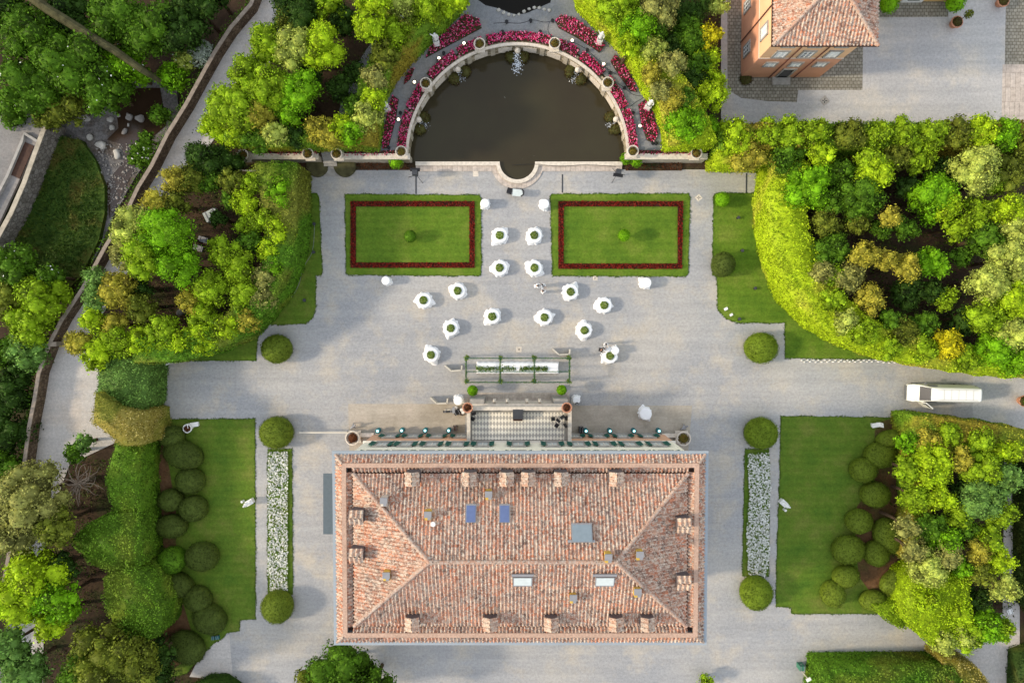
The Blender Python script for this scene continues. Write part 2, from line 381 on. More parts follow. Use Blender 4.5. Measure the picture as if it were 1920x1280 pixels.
def diamond(name):
    m, t, b = newmat(name, .5, .3); p = pos(t)
    mp = N(t, 'ShaderNodeMapping'); t.links.new(p, mp.inputs[0]); mp.inputs['Scale'].default_value = (2.9, 1.6, 1)
    s = N(t, 'ShaderNodeSeparateXYZ'); t.links.new(mp.outputs[0], s.inputs[0])
    def ma(op, x, y):
        n = N(t, 'ShaderNodeMath', operation=op)
        for i, v in enumerate((x, y)):
            if isinstance(v, (int, float)): n.inputs[i].default_value = v
            else: t.links.new(v, n.inputs[i])
        return n.outputs[0]
    a_ = ma('ADD', s.outputs[0], s.outputs[1]); b2 = ma('SUBTRACT', s.outputs[0], s.outputs[1])
    cb = N(t, 'ShaderNodeCombineXYZ'); t.links.new(a_, cb.inputs[0]); t.links.new(b2, cb.inputs[1])
    ch = N(t, 'ShaderNodeTexChecker'); ch.inputs['Scale'].default_value = 1.0
    ch.inputs['Color1'].default_value = (.86,.80,.68,1); ch.inputs['Color2'].default_value = (.42,.39,.35,1)
    t.links.new(cb.outputs[0], ch.inputs['Vector'])
    c = mix(t, ch.outputs['Color'], ramp(t, noise(t, p, 1.2, 4), [(.3,(.85,)*3),(.7,(1.1,)*3)]), 1.0, 'MULTIPLY')
    t.links.new(c, b.inputs['Base Color']); return m
M['redearth'] = plain('red_ground', (.05,.018,.012), .9, .1, .3, 8)
M['checker'] = diamond('chequered_paving')
# ---------------- foliage builders ----------------
def crown_np(rx, ry, rz, nl=16, lr=.42, leaf=.27, dens=26, low=-.35, rough=.10):
    "crown of overlapping leaf clumps round the origin: arrays for one mesh"
    d = rand_dirs(nl*3); d = d[d[:,2] > low][:nl]; k = len(d)
    f = .50+.24*rng.random(k)
    C = d*f[:,None]*np.array([rx, ry, rz]); Rm = (rx+ry+rz)/3
    LR = lr*Rm*(.55+.7*rng.random(k)); C = np.vstack([C, [[0,0,0]]]); LR = np.append(LR, Rm*.70)
    VV=[]; QQ=[]; TT=[]; nb=0
    cv, cf = ICO1
    PP=[]; NN=[]
    for i in range(len(C)):
        n = max(6, int(dens*4*math.pi*LR[i]**2*.8))
        q = rand_dirs(n); q = q[q[:,2] > -.55]
        wob = 1+rough*np.sin(q[:,0]*7+i)*np.cos(q[:,1]*6+i*2)+rough*.6*np.sin(q[:,2]*11+q[:,0]*9)
        p = C[i]+q*(LR[i]*wob)[:,None]
        ok = np.ones(len(p), bool)
        for j in range(len(C)):
            if j != i: ok &= np.linalg.norm(p-C[j], axis=1) > LR[j]*.93
        p, q = p[ok], q[ok]
        p = p - q*(rng.random(len(p))**2*.28*LR[i])[:,None] + rng.normal(size=p.shape)*.06 + q*(np.maximum(0, rng.normal(size=len(p))-.8)*.22)[:,None]
        PP.append(p); NN.append(q)
        w = 1+.08*rng.normal(size=(len(cv),1))
        core = C[i]+cv*LR[i]*.70*w; VV.append(core); TT.append(cf+nb); nb += len(core)
    p = np.vstack(PP); q = np.vstack(NN)
    LV, LQ = leaves(p, q, leaf); VV.append(LV)
    return np.vstack(VV), LQ+nb, np.vstack(TT)
TREES = []      # (root, zone, colour word, px, py) -> labels later
CW = dict(lime='lime-green', bright='bright green', green='mid-green', dark='dark green', olive='olive-brown', gold='golden-leaved',
          pale='pale yellow-green', khaki='khaki-leaved', bluegreen='blue-green', yellow='vivid yellow', mid='fresh green')
def tree(px, py, r, col, zone, top=7.5, z0=0.0, ry=None, leaf=.23, dens=36, name='tree', nl=None, lr=.34, lean=None):
    r = r*1.10; zc = z0+top-PS(r, z0+top)*.75
    c = P(px, py, zc); rx = PS(r, zc); ryy = PS(ry or r, zc); rz = min(rx, ryy)*.85
    t = empty(name, (c.x, c.y, z0))
    V, Q, T = crown_np(rx, ryy, rz, nl or (34 if rx > 2.2 else 20), lr, leaf, dens)
    mesh_np('crown', V, Q, T, LM[col], t, (0, 0, zc-z0))
    m = MB(); h = zc-z0
    m.tube([(0,0,-.2),(.08,.05,h*.4),(0,.1,h*.8)], [.24,.18,.10], 7)
    for a in (0.4, 2.5, 4.6):
        m.tube([(.03,.02,h*.55),(math.cos(a)*rx*.3,math.sin(a)*rx*.3,h*.8),(math.cos(a)*rx*.55,math.sin(a)*rx*.55,h*1.0)], [.11,.07,.03], 5)
    m.build('trunk', M['bark'], t)
    TREES.append((t, zone, CW[col], px, py, r)); return t
def inside(pts, poly):
    x, y = pts[:,0], pts[:,1]; r = np.zeros(len(pts), bool); n = len(poly); j = n-1
    for i in range(n):
        xi, yi = poly[i][:2]; xj, yj = poly[j][:2]
        c = ((yi > y) != (yj > y)) & (x < (xj-xi)*(y-yi)/((yj-yi) or 1e-9)+xi); r ^= c; j = i
    return r
def poly_pts(poly, dens):
    A = np.array([p[:2] for p in poly]); lo, hi = A.min(0), A.max(0)
    n = int(dens*np.prod(hi-lo)); p = lo+rng.random((n,2))*(hi-lo); return p[inside(p, poly)]
def hedge(pxpoly, h, col, label, z0=0.0, zref=None, leaf=.2, dens=34, bumps=.3, name='clipped_hedge', group=None, cat='hedge'):
    "clipped hedge: footprint traced at height zref (default its top)"
    zr = z0+h if zref is None else zref
    W = [P(a, b, zr) for a, b in pxpoly]; poly = [(v.x, v.y) for v in W]
    cx = sum(p[0] for p in poly)/len(poly); cy = sum(p[1] for p in poly)/len(poly)
    top = poly_pts(poly, dens*1.5)
    bz = lambda x, y: bumps*(np.sin(x*1.7+np.cos(y*1.3)*1.5)*np.cos(y*1.9+x*.7)+.5*np.sin(x*4.1+y*2.3)*np.cos(y*3.7))
    tz = z0+h+bz(top[:,0], top[:,1])+rng.normal(size=len(top))*.06
    pts = [np.column_stack([top, tz])]; nr = [np.tile([0,0,1.0], (len(top),1))]
    n = len(poly); a = sum(poly[i][0]*poly[(i+1)%n][1]-poly[(i+1)%n][0]*poly[i][1] for i in range(n)); sg = 1 if a > 0 else -1
    for i in range(n):
        p0 = np.array(poly[i]); p1 = np.array(poly[(i+1)%n]); L = np.linalg.norm(p1-p0)
        if L < .05: continue
        k = int(L*h*dens*1.1); u = rng.random(k); z = rng.random(k)
        xy = p0+(p1-p0)*u[:,None]; nn = np.array([(p1-p0)[1], -(p1-p0)[0]])/L*sg
        zt = z0+z*(h+bz(xy[:,0], xy[:,1]))
        off = .05+rng.random(k)*.10+.10*np.sin(xy[:,0]*2+zt*1.5)*np.sin(xy[:,1]*2.3)
        pts.append(np.column_stack([xy+nn*off[:,None], zt])); nr.append(np.tile([nn[0], nn[1], .15], (k,1)))
    pts = np.vstack(pts); nr = np.vstack(nr); pts -= np.array([cx, cy, z0])
    LV, LQ = leaves(pts, nr, leaf, .75)
    m = MB(); m.prism([(p[0]-cx, p[1]-cy) for p in poly], -.1, h-.12-bumps*.6)
    tv = np.array(m.v); T = []
    for f in m.f:
        for k in range(1, len(f)-1): T.append((f[0], f[k], f[k+1]))
    o = mesh_np(name, np.vstack([tv, LV]), LQ+len(tv), np.array(T), LM[col], None, (cx, cy, z0))
    return tag(o, label, cat, group)
def dome(px, py, rx, ry, rot, col, label, h=1.9, z0=0.0, leaf=.15, dens=75, name='topiary_dome', group=None, cat='topiary', full=False):
    "clipped box dome; the traced ellipse is its widest ring"
    zc = z0+h*.42; c = P(px, py, zc); a, b = PS(rx, zc), PS(ry, zc); r = -R(rot)
    n = int(dens*2.2*math.pi*a*b); q = rand_dirs(n); q[:,2] = np.where(q[:,2] < -.35, -q[:,2], q[:,2])
    hz = h-h*.42
    p = q*np.array([a, b, hz]); p[:,2] = np.where(q[:,2] < 0, q[:,2]*h*.42/.35*.98, p[:,2]); 
    tape = np.where(q[:,2] < 0, 1-.12*(q[:,2]/.35)**2, 1.0); p[:,:2] *= tape[:,None]
    p *= (1+.02*rng.normal(size=(n,1))+.022*(np.sin(q[:,[0]]*5+px)*np.cos(q[:,[1]]*4+py)+np.sin(q[:,[2]]*6+q[:,[1]]*7+px)*.6))
    q2 = q/np.array([a, b, hz]); q2 /= np.linalg.norm(q2, axis=1)[:,None]
    rm = np.array([[math.cos(r), -math.sin(r), 0],[math.sin(r), math.cos(r), 0],[0,0,1]])
    p = p@rm.T; q2 = q2@rm.T; p[:,2] += h*.42
    LV, LQ = leaves(p, q2, leaf, .5)
    cv, cf = ico(3); core = cv*np.array([a, b, hz])*.965; core[:,2] = np.where(core[:,2] < 0, np.maximum(cv[:,2]*h*.9, -h*.42), core[:,2])
    core = core@rm.T; core[:,2] += h*.42
    o = mesh_np(name, np.vstack([core, LV]), LQ+len(core), cf, LM[col], None, (c.x, c.y, z0))
    return tag(o, label, cat, group)
def bed(pxpoly, zr, h, col, label, name='flower_bed', leaf=.16, dens=60, z0=None, cat='flower bed', group=None, mound=.12, base='soil'):
    W = [P(a, b, zr) for a, b in pxpoly]; poly = [(v.x, v.y) for v in W]
    cx = sum(p[0] for p in poly)/len(poly); cy = sum(p[1] for p in poly)/len(poly); z0 = zr if z0 is None else z0
    p = poly_pts(poly, dens); n = len(p)
    z = h*(.5+.5*rng.random(n))+mound*np.sin(p[:,0]*3.1+1)*np.sin(p[:,1]*2.7)
    pts = np.column_stack([p[:,0]-cx, p[:,1]-cy, z]); LV, LQ = leaves(pts, np.tile([0,0,1.0], (n,1)), leaf, .8, .75)
    m = MB(); m.prism([(q[0]-cx, q[1]-cy) for q in poly], -.02, h*.35)
    T = [(f[0], f[k], f[k+1]) for f in m.f for k in range(1, len(f)-1)]
    t = empty(name, (cx, cy, z0)); tag(t, label, cat, group)
    mesh_np('plants', LV, LQ, np.zeros((0,3), int), LM[col], t)
    m.build('earth', M[base], t); return t
def leafball(r, n, leaf, col, parent, loc, name='foliage', flat=1.0, core=.85):
    q = rand_dirs(n); q[:,2] = np.abs(q[:,2])*np.where(rng.random(n) < .8, 1, -.5)
    p = q*np.array([r, r, r*flat])*(.85+.2*rng.random((n,1)))
    LV, LQ = leaves(p, q, leaf, .8); cv, cf = ICO1
    co = cv*np.array([r, r, r*flat])*core
    return mesh_np(name, np.vstack([co, LV]), LQ+len(co), cf, LM[col], parent, loc)

# ---------------- the setting ----------------
def sheet(name, pxpoly, z, mat, zr=None, thick=None, kind='structure'):
    W = [P(a, b, z if zr is None else zr) for a, b in pxpoly]; poly = [(v.x, v.y) for v in W]
    m = MB(); m.prism(poly, z-(thick or .03), z)
    o = m.build(name, M[mat]); return tag(o, kind=kind) if kind else o
# wall line between estate and ravine (pixels at ground level)
WL = [(497,-60),(470,8),(432,52),(402,98),(372,152),(348,196),(313,252),(284,310),(258,352),(238,395),(195,466),(155,540),(115,600),(92,645),(72,700),(64,750),(54,800),(45,870),(30,960),(5,1100),(-30,1300),(-120,1700)]
WH = 1.6; WLW = [P(a, b, WH) for a, b in WL]; WLW = [Vector((v.x, v.y, 0)) for v in WLW]; WLW = [Vector((WLW[0].x+25, WLW[0].y+60, 0))]+WLW+[Vector((WLW[-1].x-60, WLW[-1].y-250, 0))]
def wall_x(y):
    for a, b in zip(WLW, WLW[1:]):
        if b.y <= y <= a.y: return b.x+(a.x-b.x)*(y-b.y)/(a.y-b.y)
    return WLW[0].x if y > WLW[0].y else WLW[-1].x
RZ = -3.0
def grid_axis():
    a = [-400,-250,-150,-110,-85]; a += [x*1.25 for x in range(-56, 57)]; a += [85,110,150,250,400]; return sorted(a)
gx = grid_axis(); gy = grid_axis(); m = MB()
vs = []; 
for y in gy:
    wx = wall_x(y)
    for x in gx:
        d = (wx-.3)-x; s = min(1, max(0, d/1.6)); s = s*s*(3-2*s)
        z = -.06 + s*(RZ+.06); 
        if s > .5: z += .22*math.sin(x*.9+1)*math.cos(y*.7)+.1*math.sin(x*2.3+y*1.9)
        vs.append((x, y, z))
nx = len(gx); fs = [(j*nx+i, j*nx+i+1, (j+1)*nx+i+1, (j+1)*nx+i) for j in range(len(gy)-1) for i in range(nx-1)]
m.add(vs, fs); tag(m.build('ground', M['soil'], smooth=True), kind='structure')
sheet('gravel_court', [(430,318),(1440,318),(1425,595),(1480,600),(1485,655),(1700,655),(1960,690),(1960,830),(1700,800),(1700,1160),(1900,1200),(1960,1330),(1960,1400),(330,1400),(400,1260),(418,1190),(425,1160),(420,792),(290,792),(285,655),(478,645),(470,600),(560,560),(560,330)], 0, 'gravel')
sheet('lane', [(470,8),(432,52),(402,98),(372,152),(348,196),(313,252),(284,310),(258,352),(238,395),(195,466),(155,540),(115,600),(92,645),(72,700),(64,750),(54,800),(45,870),(30,960),(5,1100),(-30,1300),(80,1300),(85,1000),(130,870),(215,830),(240,760),(200,700),(150,650),(172,616),(195,585),(225,540),(245,500),(262,440),(290,400),(330,350),(372,300),(410,250),(460,180),(525,90),(600,-10),(640,-80),(500,-60)], 0.004, 'lane')
sheet('courtyard', [(1340,-150),(2050,-150),(2050,232),(1352,232),(1352,0)], 0.0, 'yard')
sheet('drive', [(1824,695),(1960,698),(1960,830),(1900,815),(1824,800)], 0.008, 'yard')
sheet('side_path', [(1885,690),(1912,690),(1912,1290),(1860,1290),(1700,1235),(1770,1200),(1880,1150)], 0.004, 'lane')
sheet('corner_path', [(418,1195),(430,1188),(436,1265),(400,1272),(355,1268),(372,1235),(400,1205)], 0.012, 'lane')
sheet('cobbled_apron', [(1364,-150),(1364,168),(1390,184),(1440,190),(1494,192),(1497,169),(1617,169),(1619,60),(1640,60),(1640,33),(1778,32),(1780,-150)], 0.006, 'cobble')
sheet('stone_paving', [(1880,121),(2050,121),(2050,232),(1878,232)], 0.006, 'slab')
sheet('cobbled_strip', [(1889,-150),(2050,-150),(2050,121),(1884,121)], 0.006, 'cobble')
sheet('court_paving_west', [(653,757),(872,757),(872,830),(760,850),(655,850)], 0.006, 'concrete')
sheet('court_paving_east', [(1070,760),(1298,760),(1290,850),(1200,850),(1070,830)], 0.006, 'concrete')
sheet('paving_pad', [(606,887),(640,887),(640,1001),(606,1001)], 0.010, 'slate')
# lawns
FR = []
def turf(pts, z, mat='lawn', name='lawn'):
    W = [P(a, b, z) for a, b in pts]
    for a, b in zip(W, W[1:]+W[:1]):
        L = (b-a).length; k = int(L*30); u = rng.random(k)[:,None]; q = np.array(a)+u*np.array(b-a)+rng.normal(size=(k,3))*np.array([.05,.05,.01])
        q[:,:2] += .05*np.sin(q[:,[1]]*2.1+q[:,[0]]*1.7); FR.append(q)
    return sheet(name, pts, z, mat, thick=z+.02)
turf([(647,364),(899,366),(902,372),(902,514),(898,517),(652,515),(649,510)], .05)
turf([(1034,364),(1291,363),(1294,369),(1290,514),(1285,518),(1036,517),(1032,371)], .05)
turf([(560,362),(594,362),(598,368),(604,512),(602,516),(592,516),(592,578),(586,596),(572,607),(490,609),(482,640),(480,676),(300,676),(300,640),(430,640),(520,560)], .04, 'lawn_side')
turf([(1342,362),(1430,362),(1440,440),(1460,540),(1540,600),(1690,640),(1700,674),(1472,671),(1472,605),(1385,605),(1362,598),(1346,580),(1344,519),(1336,514),(1338,368)], .04)
turf([(290,786),(478,785),(479,1160),(450,1162),(449,1182),(425,1186),(418,1196),(400,1206),(372,1236),(350,1262),(290,1275)], .04, 'lawn_side')
turf([(1464,780),(1700,783),(1705,1150),(1484,1150),(1484,1138),(1455,1137),(1456,1060),(1462,900)], .04, 'lawn_side')
turf([(502,842),(547,842),(549,1112),(502,1112)], .04, 'lawn_side')
turf([(1397,842),(1442,842),(1441,1080),(1392,1080)], .04, 'lawn_side')
q_ = np.vstack(FR); LV, LQ = leaves(q_, np.tile([0,0,1.], (len(q_),1)), .16, .8); tag(mesh_np('grass_fringe', LV, LQ, np.zeros((0,3), int), LM['turf']), kind='stuff')
sheet('mulch_ground', [(286,790),(300,800),(318,880),(330,960),(330,1040),(335,1100),(358,1180),(345,1240),(290,1275)], .046, 'mulch')
sheet('mulch_ground', [(1652,790),(1640,808),(1640,900),(1600,960),(1610,1080),(1640,1120),(1705,1140),(1705,785),(1670,785)], .046, 'mulch')
TZ0_ = [0,0,2.0,0,2.0,0]
# grass bank, stream and pavement in the ravine
sheet('grass_bank', [(108,255),(150,262),(178,300),(196,350),(196,400),(185,450),(150,520),(110,560),(-60,600),(-60,480),(0,420),(40,340)], RZ+.9, 'bank', thick=1.5)
sheet('stream_bed', [(115,232),(180,205),(240,150),(330,150),(335,215),(300,270),(255,330),(215,400),(180,480),(150,520),(184,455),(196,400),(190,330),(160,265),(120,262)], RZ+.30, 'bed', thick=.6)
sheet('stream', [(215,185),(250,165),(300,165),(312,235),(280,262),(245,330),(225,372),(205,410),(200,340),(235,300),(225,270),(200,262),(222,240)], RZ+.34, 'streamwater', thick=.1)
for k_, pl_ in enumerate(([(1440,235),(1960,235),(1960,700),(1700,680),(1560,640),(1470,540),(1430,420),(1440,330)],[(130,640),(250,520),(300,400),(380,290),(480,330),(560,340),(570,450),(520,580),(430,650),(200,665)],[(360,250),(480,100),(620,-10),(860,-10),(730,120),(690,250),(600,280)],[(1680,800),(1900,830),(1900,1150),(1800,1200),(1700,1150),(1660,1000)],[(1130,-10),(1350,-10),(1350,280),(1260,280),(1220,160)],[(120,860),(230,860),(280,1180),(360,1290),(60,1290)])):
    z_ = TZ0_[k_]; W_ = [P(a, b, z_) for a, b in pl_]; q_ = poly_pts([(v.x, v.y) for v in W_], 14)
    k2 = np.sin(q_[:,0]*.8+np.cos(q_[:,1]*.6)*2)*np.sin(q_[:,1]*.9) > -.35; q_ = q_[k2]
    LV, LQ = leaves(np.column_stack([q_, z_+.1+rng.random(len(q_))*.35]), np.tile([0,0,1.], (len(q_),1)), .26); tag(mesh_np('undergrowth', LV, LQ, np.zeros((0,3), int), LM['undergrowth']), kind='stuff')
sheet('bridge_pavement', [(-200,208),(40,206),(92,228),(84,236),(-12,440),(-200,600)], 0.0, 'greyyard', thick=.3)
# upper terrace north of the court, pond cut out
TZ = 2.0
pc = P(970, 303, -.3); PR = 11.95; WT = .65
bottomL = P(440, 291, TZ); bottomR = P(1330, 291, TZ); ty = bottomL.y
aL = math.asin(max(-1, min(1, (ty-pc.y)/(PR+WT*.5))))
arc = [(pc.x+(PR+WT*.5)*math.cos(a), pc.y+(PR+WT*.5)*math.sin(a)) for a in np.linspace(math.pi-aL, aL, 50)]
stepL0, stepL1 = P(600, 291, TZ).x, P(625, 291, TZ).x
tl = [P(a, b, TZ) for a, b in ((640,-160),(600,-20),(545,70),(500,150),(462,240),(446,291))]
poly = [(v.x, v.y) for v in tl]+[(stepL0, ty),(stepL0, ty+1.2),(stepL1, ty+1.2),(stepL1, ty)]+arc+[(bottomR.x, ty),(bottomR.x, ty+14),(bottomR.x+1, ty+60)]
m = MB(); m.prism(poly, -.1, TZ); tag(m.build('upper_terrace', M['soil']), kind='structure')
def arcband(r0, r1, a0, a1, n=60): 
    A = np.linspace(a0, a1, n)
    return [(pc.x+r1*math.cos(a), pc.y+r1*math.sin(a)) for a in A]+[(pc.x+r0*math.cos(a), pc.y+r0*math.sin(a)) for a in A[::-1]]
m = MB(); m.prism(arcband(PR+.9, 20.0, math.pi-.02, .02), TZ-.02, TZ+.006); tag(m.build('terrace_path', M['pathdark']), kind='structure')
pj = [(a, b) for a, b in ((452,288),(452,262),(690,262),(700,285),(760,285),(760,290))]
# pond water: half disc plus the small bay in the kerb
bay = P(970, 303, -.3)
hw = [(pc.x+(PR+.05)*math.cos(a), pc.y+(PR+.05)*math.sin(a)) for a in np.linspace(0, math.pi, 60)]
ky = P(970, 303, .35).y; br = PS(33, .35)
hw += [(pc.x-PR, ky-.1)]+[(pc.x+(br)*math.cos(a), ky+br*math.sin(a)) for a in np.linspace(math.pi, 2*math.pi, 24)]+[(pc.x+PR, ky-.1)]
m = MB(); m.prism(hw, -.9, .12); tag(m.build('pond_water', M['water']), kind='structure')
# ---------------- pond surround ----------------
def arc_pts(cx, cy, r, a0, a1, n): return [(cx+r*math.cos(a), cy+r*math.sin(a)) for a in np.linspace(a0, a1, n)]
a0 = math.asin((ty-pc.y)/PR)
# semicircular retaining wall with panels, coping
t = empty('pond_wall', (pc.x, pc.y, 0)); tag(t, 'old stone semicircular retaining wall behind the pond', 'wall')
AN = np.linspace(-.02, math.pi+.02, 73)
m = MB(); inner = [(PR*math.cos(a), PR*math.sin(a)) for a in AN]; outer = [((PR+WT)*math.cos(a), (PR+WT)*math.sin(a)) for a in AN[::-1]]
m.prism(inner+outer, -.3, TZ+.1); m.build('wall', M['rubble_pale'], t)
m = MB(); m.prism([((PR-.08)*math.cos(a), (PR-.08)*math.sin(a)) for a in AN]+[((PR+.22)*math.cos(a), (PR+.22)*math.sin(a)) for a in AN[::-1]], TZ+.1, TZ+.26); m.build('coping', M['palestone'], t)
for a in np.linspace(.2, math.pi-.2, 13):
    m = MB(); M3 = Matrix.Rotation(a, 3, 'Z')
    m.box((( PR-.04)*math.cos(a), (PR-.04)*math.sin(a), 1.0), (.10, .5, 2.1), rz=a); m.build('pilaster', M['oldstone'], t)
for a in np.linspace(.32, math.pi-.32, 12):
    m = MB(); m.box(((PR-.03)*math.cos(a), (PR-.03)*math.sin(a), 1.0), (.08, 1.5, 1.2), rz=a); m.build('panel', M['palestone'], t)
# front kerb with the curved bay
kz = .35
def kerb(r_in, r_out, y_off, hz, mat, name, label):
    x0, x1 = P(779, 303, kz).x, P(1167, 303, kz).x; cx = pc.x
    y = ky-y_off
    outp = [(x0, y)] + [(cx-r_in, y)] + arc_pts(cx, ky, r_in, math.pi+math.asin(min(1, y_off/r_in)), 2*math.pi-math.asin(min(1, y_off/r_in)), 30)[1:-1] + [(cx+r_in, y),(x1, y)]
    d = r_out-r_in
    yo = y-d
    aa = math.asin(min(1, (ky-yo)/r_out))
    inp = [(x1, yo)]+arc_pts(cx, ky, r_out, 2*math.pi-aa, math.pi+aa, 34)+[(x0, yo)]
    mm = MB(); mm.prism(outp+inp, -.2, hz); o = mm.build(name, M[mat]); tag(o, label, 'kerb'); return o
kerb(br, br+.42, .0, kz, 'palestone', 'pond_kerb', 'raised pale stone rim along the straight front of the pond')
kerb(br+.42, br+1.0, .42, .10, 'slab', 'kerb_step', 'low step of pale slabs in front of the pond rim')
# straight retaining walls either side, stairway
def front_wall(xa, xb, label):
    A, B = P(xa, 291, TZ).x, P(xb, 291, TZ).x
    e = empty('retaining_wall', ((A+B)/2, ty, 0)); tag(e, label, 'wall')
    mm = MB(); mm.box((0, -.15, TZ/2), (B-A, .5, TZ+.05)); mm.build('wall', M['oldstone'], e)
    mm = MB(); mm.box((0, -.18, TZ+.12), (B-A+.1, .62, .2)); mm.build('coping', M['palestone'], e)
front_wall(447, 597, 'grey retaining wall left of the mossy steps'); front_wall(627, 768, 'pale retaining wall between the steps and the pond')
front_wall(1172, 1325, 'sunlit retaining wall right of the pond')
e = empty('stone_steps', ((stepL0+stepL1)/2, ty, 0)); tag(e, 'weathered stone steps between two curved moss-stained flanks', 'steps')
for i in range(8):
    mm = MB(); mm.box((0, 1.0-.27*i, TZ-.25*(i+.5)-.0), (stepL1-stepL0, .5, .25)); mm.build('step', M['greystone'], e)
for s in (-1, 1):
    mm = MB(); mm.lathe((s*1.55, -.75, 0), [(1.25,0),(1.25,.35),(1.1,.45),(.0,.5)], 24); mm.build('flank', M['moss'] if 'moss' in M else M['mossbark'], e)
mm = MB(); mm.box((0, -1.1, .05), (5.2, 1.5, .1)); mm.build('landing', M['greystone'], e)
# flower beds
def ringbed(a0, a1, r0, r1, col, label, gaps=0):
    A = np.linspace(R(a0), R(a1), 24)
    e_ = [(r1+.28*math.sin(a), a) for a in A]+[(r0+.28*math.sin(a), a) for a in A[::-1]]
    poly = [(pc.x+r*math.cos(a), pc.y+r*math.sin(a)) for r, a in e_]
    cx = sum(p[0] for p in poly)/len(poly); cy = sum(p[1] for p in poly)/len(poly)
    p = poly_pts(poly, 75); n = len(p)
    z = .25+.3*rng.random(n)+.12*np.sin(p[:,0]*4)*np.sin(p[:,1]*3.5)
    LV, LQ = leaves(np.column_stack([p[:,0]-cx, p[:,1]-cy, z]), np.tile([0,0,1.], (n,1)), .17, .8, .8)
    t = empty('flower_bed', (cx, cy, TZ)); tag(t, label, 'flower bed', 'pink flower beds on the pond wall')
    mesh_np('plants', LV, LQ, np.zeros((0,3), int), LM[col], t)
    mm = MB(); mm.prism([(q[0]-cx, q[1]-cy) for q in poly], 0, .22); mm.build('earth', M['soil'], t)
segs = [(3,23,'nearest the right end of the pond wall'),(24.5,41,'second from the right end of the pond wall'),(44,58,'right of the fountain beyond an urn'),(59.5,72,'just right of the upper right urn'),
        (74,105,'directly behind the central fountain'),(107,120,'just left of the upper left urn'),(121.5,138,'between the two left-hand urns'),(140,156.5,'second from the left end of the pond wall'),(158,177,'nearest the left end of the pond wall')]
for a, b, l in segs: ringbed(a, b, PR+.12, PR+1.12, 'pink', 'bright pink flower bed on the wall '+l.replace(' of the pond wall', ''))
g = 'pink flower beds along the clipped hedge'
bed([(717,278),(727,278),(735,250),(742,222),(747,186),(736,178),(728,200),(721,235)], TZ+.2, .45, 'pink', 'long pink bed at the lower left beside the clipped hedge', z0=TZ, group=g)
bed([(757,158),(769,148),(777,128),(771,127),(760,142)], TZ+.2, .4, 'pinkdark', 'small dark pink bed on the left below a sunlit hedge', z0=TZ, group=g)
bed([(798,108),(850,80),(903,52),(898,35),(872,26),(852,45),(830,62),(805,92)], TZ+.2, .45, 'pink', 'pink bed sweeping to the upper left of the fountain', z0=TZ, group=g)
bed([(1041,38),(1048,52),(1078,68),(1110,88),(1124,98),(1135,84),(1110,58),(1075,32),(1052,28)], TZ+.2, .45, 'pink', 'wide bright pink bed to the upper right of the fountain', z0=TZ, group=g)
bed([(1145,115),(1160,140),(1182,170),(1194,172),(1184,142),(1166,115),(1153,102)], TZ+.2, .45, 'pink', 'narrow pink bed on the right between the two statues', z0=TZ, group=g)
bed([(1197,196),(1202,230),(1213,262),(1225,268),(1234,250),(1226,215),(1210,186)], TZ+.2, .45, 'pink', 'pink bed at the lower right beside the clipped hedge', z0=TZ, group=g)
bed([(487,285),(596,284),(596,291),(487,292)], TZ+.2, .4, 'pinkdark', 'dark pink bed on the wall left of the steps', z0=TZ, group=g)
bed([(632,285),(748,282),(748,292),(632,292)], TZ+.2, .4, 'pinkdark', 'pink bed on the wall between steps and pond', z0=TZ, group=g)
bed([(1196,281),(1300,283),(1300,291),(1196,290)], TZ+.2, .4, 'pinkdark', 'sparse pink bed on the wall right of the pond', z0=TZ, group=g)
g = 'rust-red beds below the terrace wall'
bed([(470,303),(578,305),(578,318),(470,318)], .02, .3, 'rustleaf', 'shaded rust-brown bed left of the steps', group=g)
bed([(655,304),(770,306),(770,319),(655,319)], .02, .3, 'rustleaf', 'rust-brown bed between the steps and the pond', group=g)
bed([(1173,306),(1278,306),(1278,320),(1173,320)], .02, .3, 'rustleaf', 'sunlit rust-brown bed right of the pond', group=g)
# red borders of the two parterres
def border(x0, y0, x1, y1, wd, label, sk=0):
    e = empty('flower_border', P((x0+x1)/2, (y0+y1)/2, .05)); tag(e, label, 'flower border', 'red borders on the parterre lawns')
    for (a, b, c, d, n_) in ((x0,y0,x1,y0+wd,'n'),(x0,y1-wd,x1-sk,y1,'s'),(x0,y0+wd,x0+wd,y1-wd,'w'),(x1-wd,y0+wd,x1,y1-wd,'e')):
        W = [P(a,b,.2),P(c,b,.2),P(c-(sk if n_=='e' else 0),d,.2),P(a,d,.2)]; poly = [(v.x-e.location.x, v.y-e.location.y) for v in W]
        p = poly_pts(poly, 170); n = len(p)
        LV, LQ = leaves(np.column_stack([p, .1+.2*rng.random(n)+rng.normal(size=n)*.02]), np.tile([0,0,1.], (n,1)), .15, .8, .7)
        mesh_np('planting', LV, LQ, np.zeros((0,3), int), LM['redleaf'], e); mm = MB(); mm.prism(poly, -.02, .10); mm.build('earth', M['redearth'], e)
border(657, 377, 890, 502, 10, 'dark red bedding border on the left parterre lawn')
border(1047, 377, 1281, 504, 10, 'brick-red bedding border on the right parterre lawn', 2)
bed([(505,846),(541,846),(541,900),(540,980),(541,1060),(540,1104),(508,1104),(502,1060),(506,1000),(503,920)], .05, .35, 'white', 'white flower strip between the two left-hand topiary domes', leaf=.21, dens=68, base='lawn_side')
bed([(1400,850),(1440,848),(1444,900),(1440,980),(1442,1040),(1434,1078),(1402,1076),(1398,1000),(1404,930)], .05, .35, 'white', 'white flower strip between the two right-hand topiary domes', leaf=.22, dens=75, base='lawn_side')
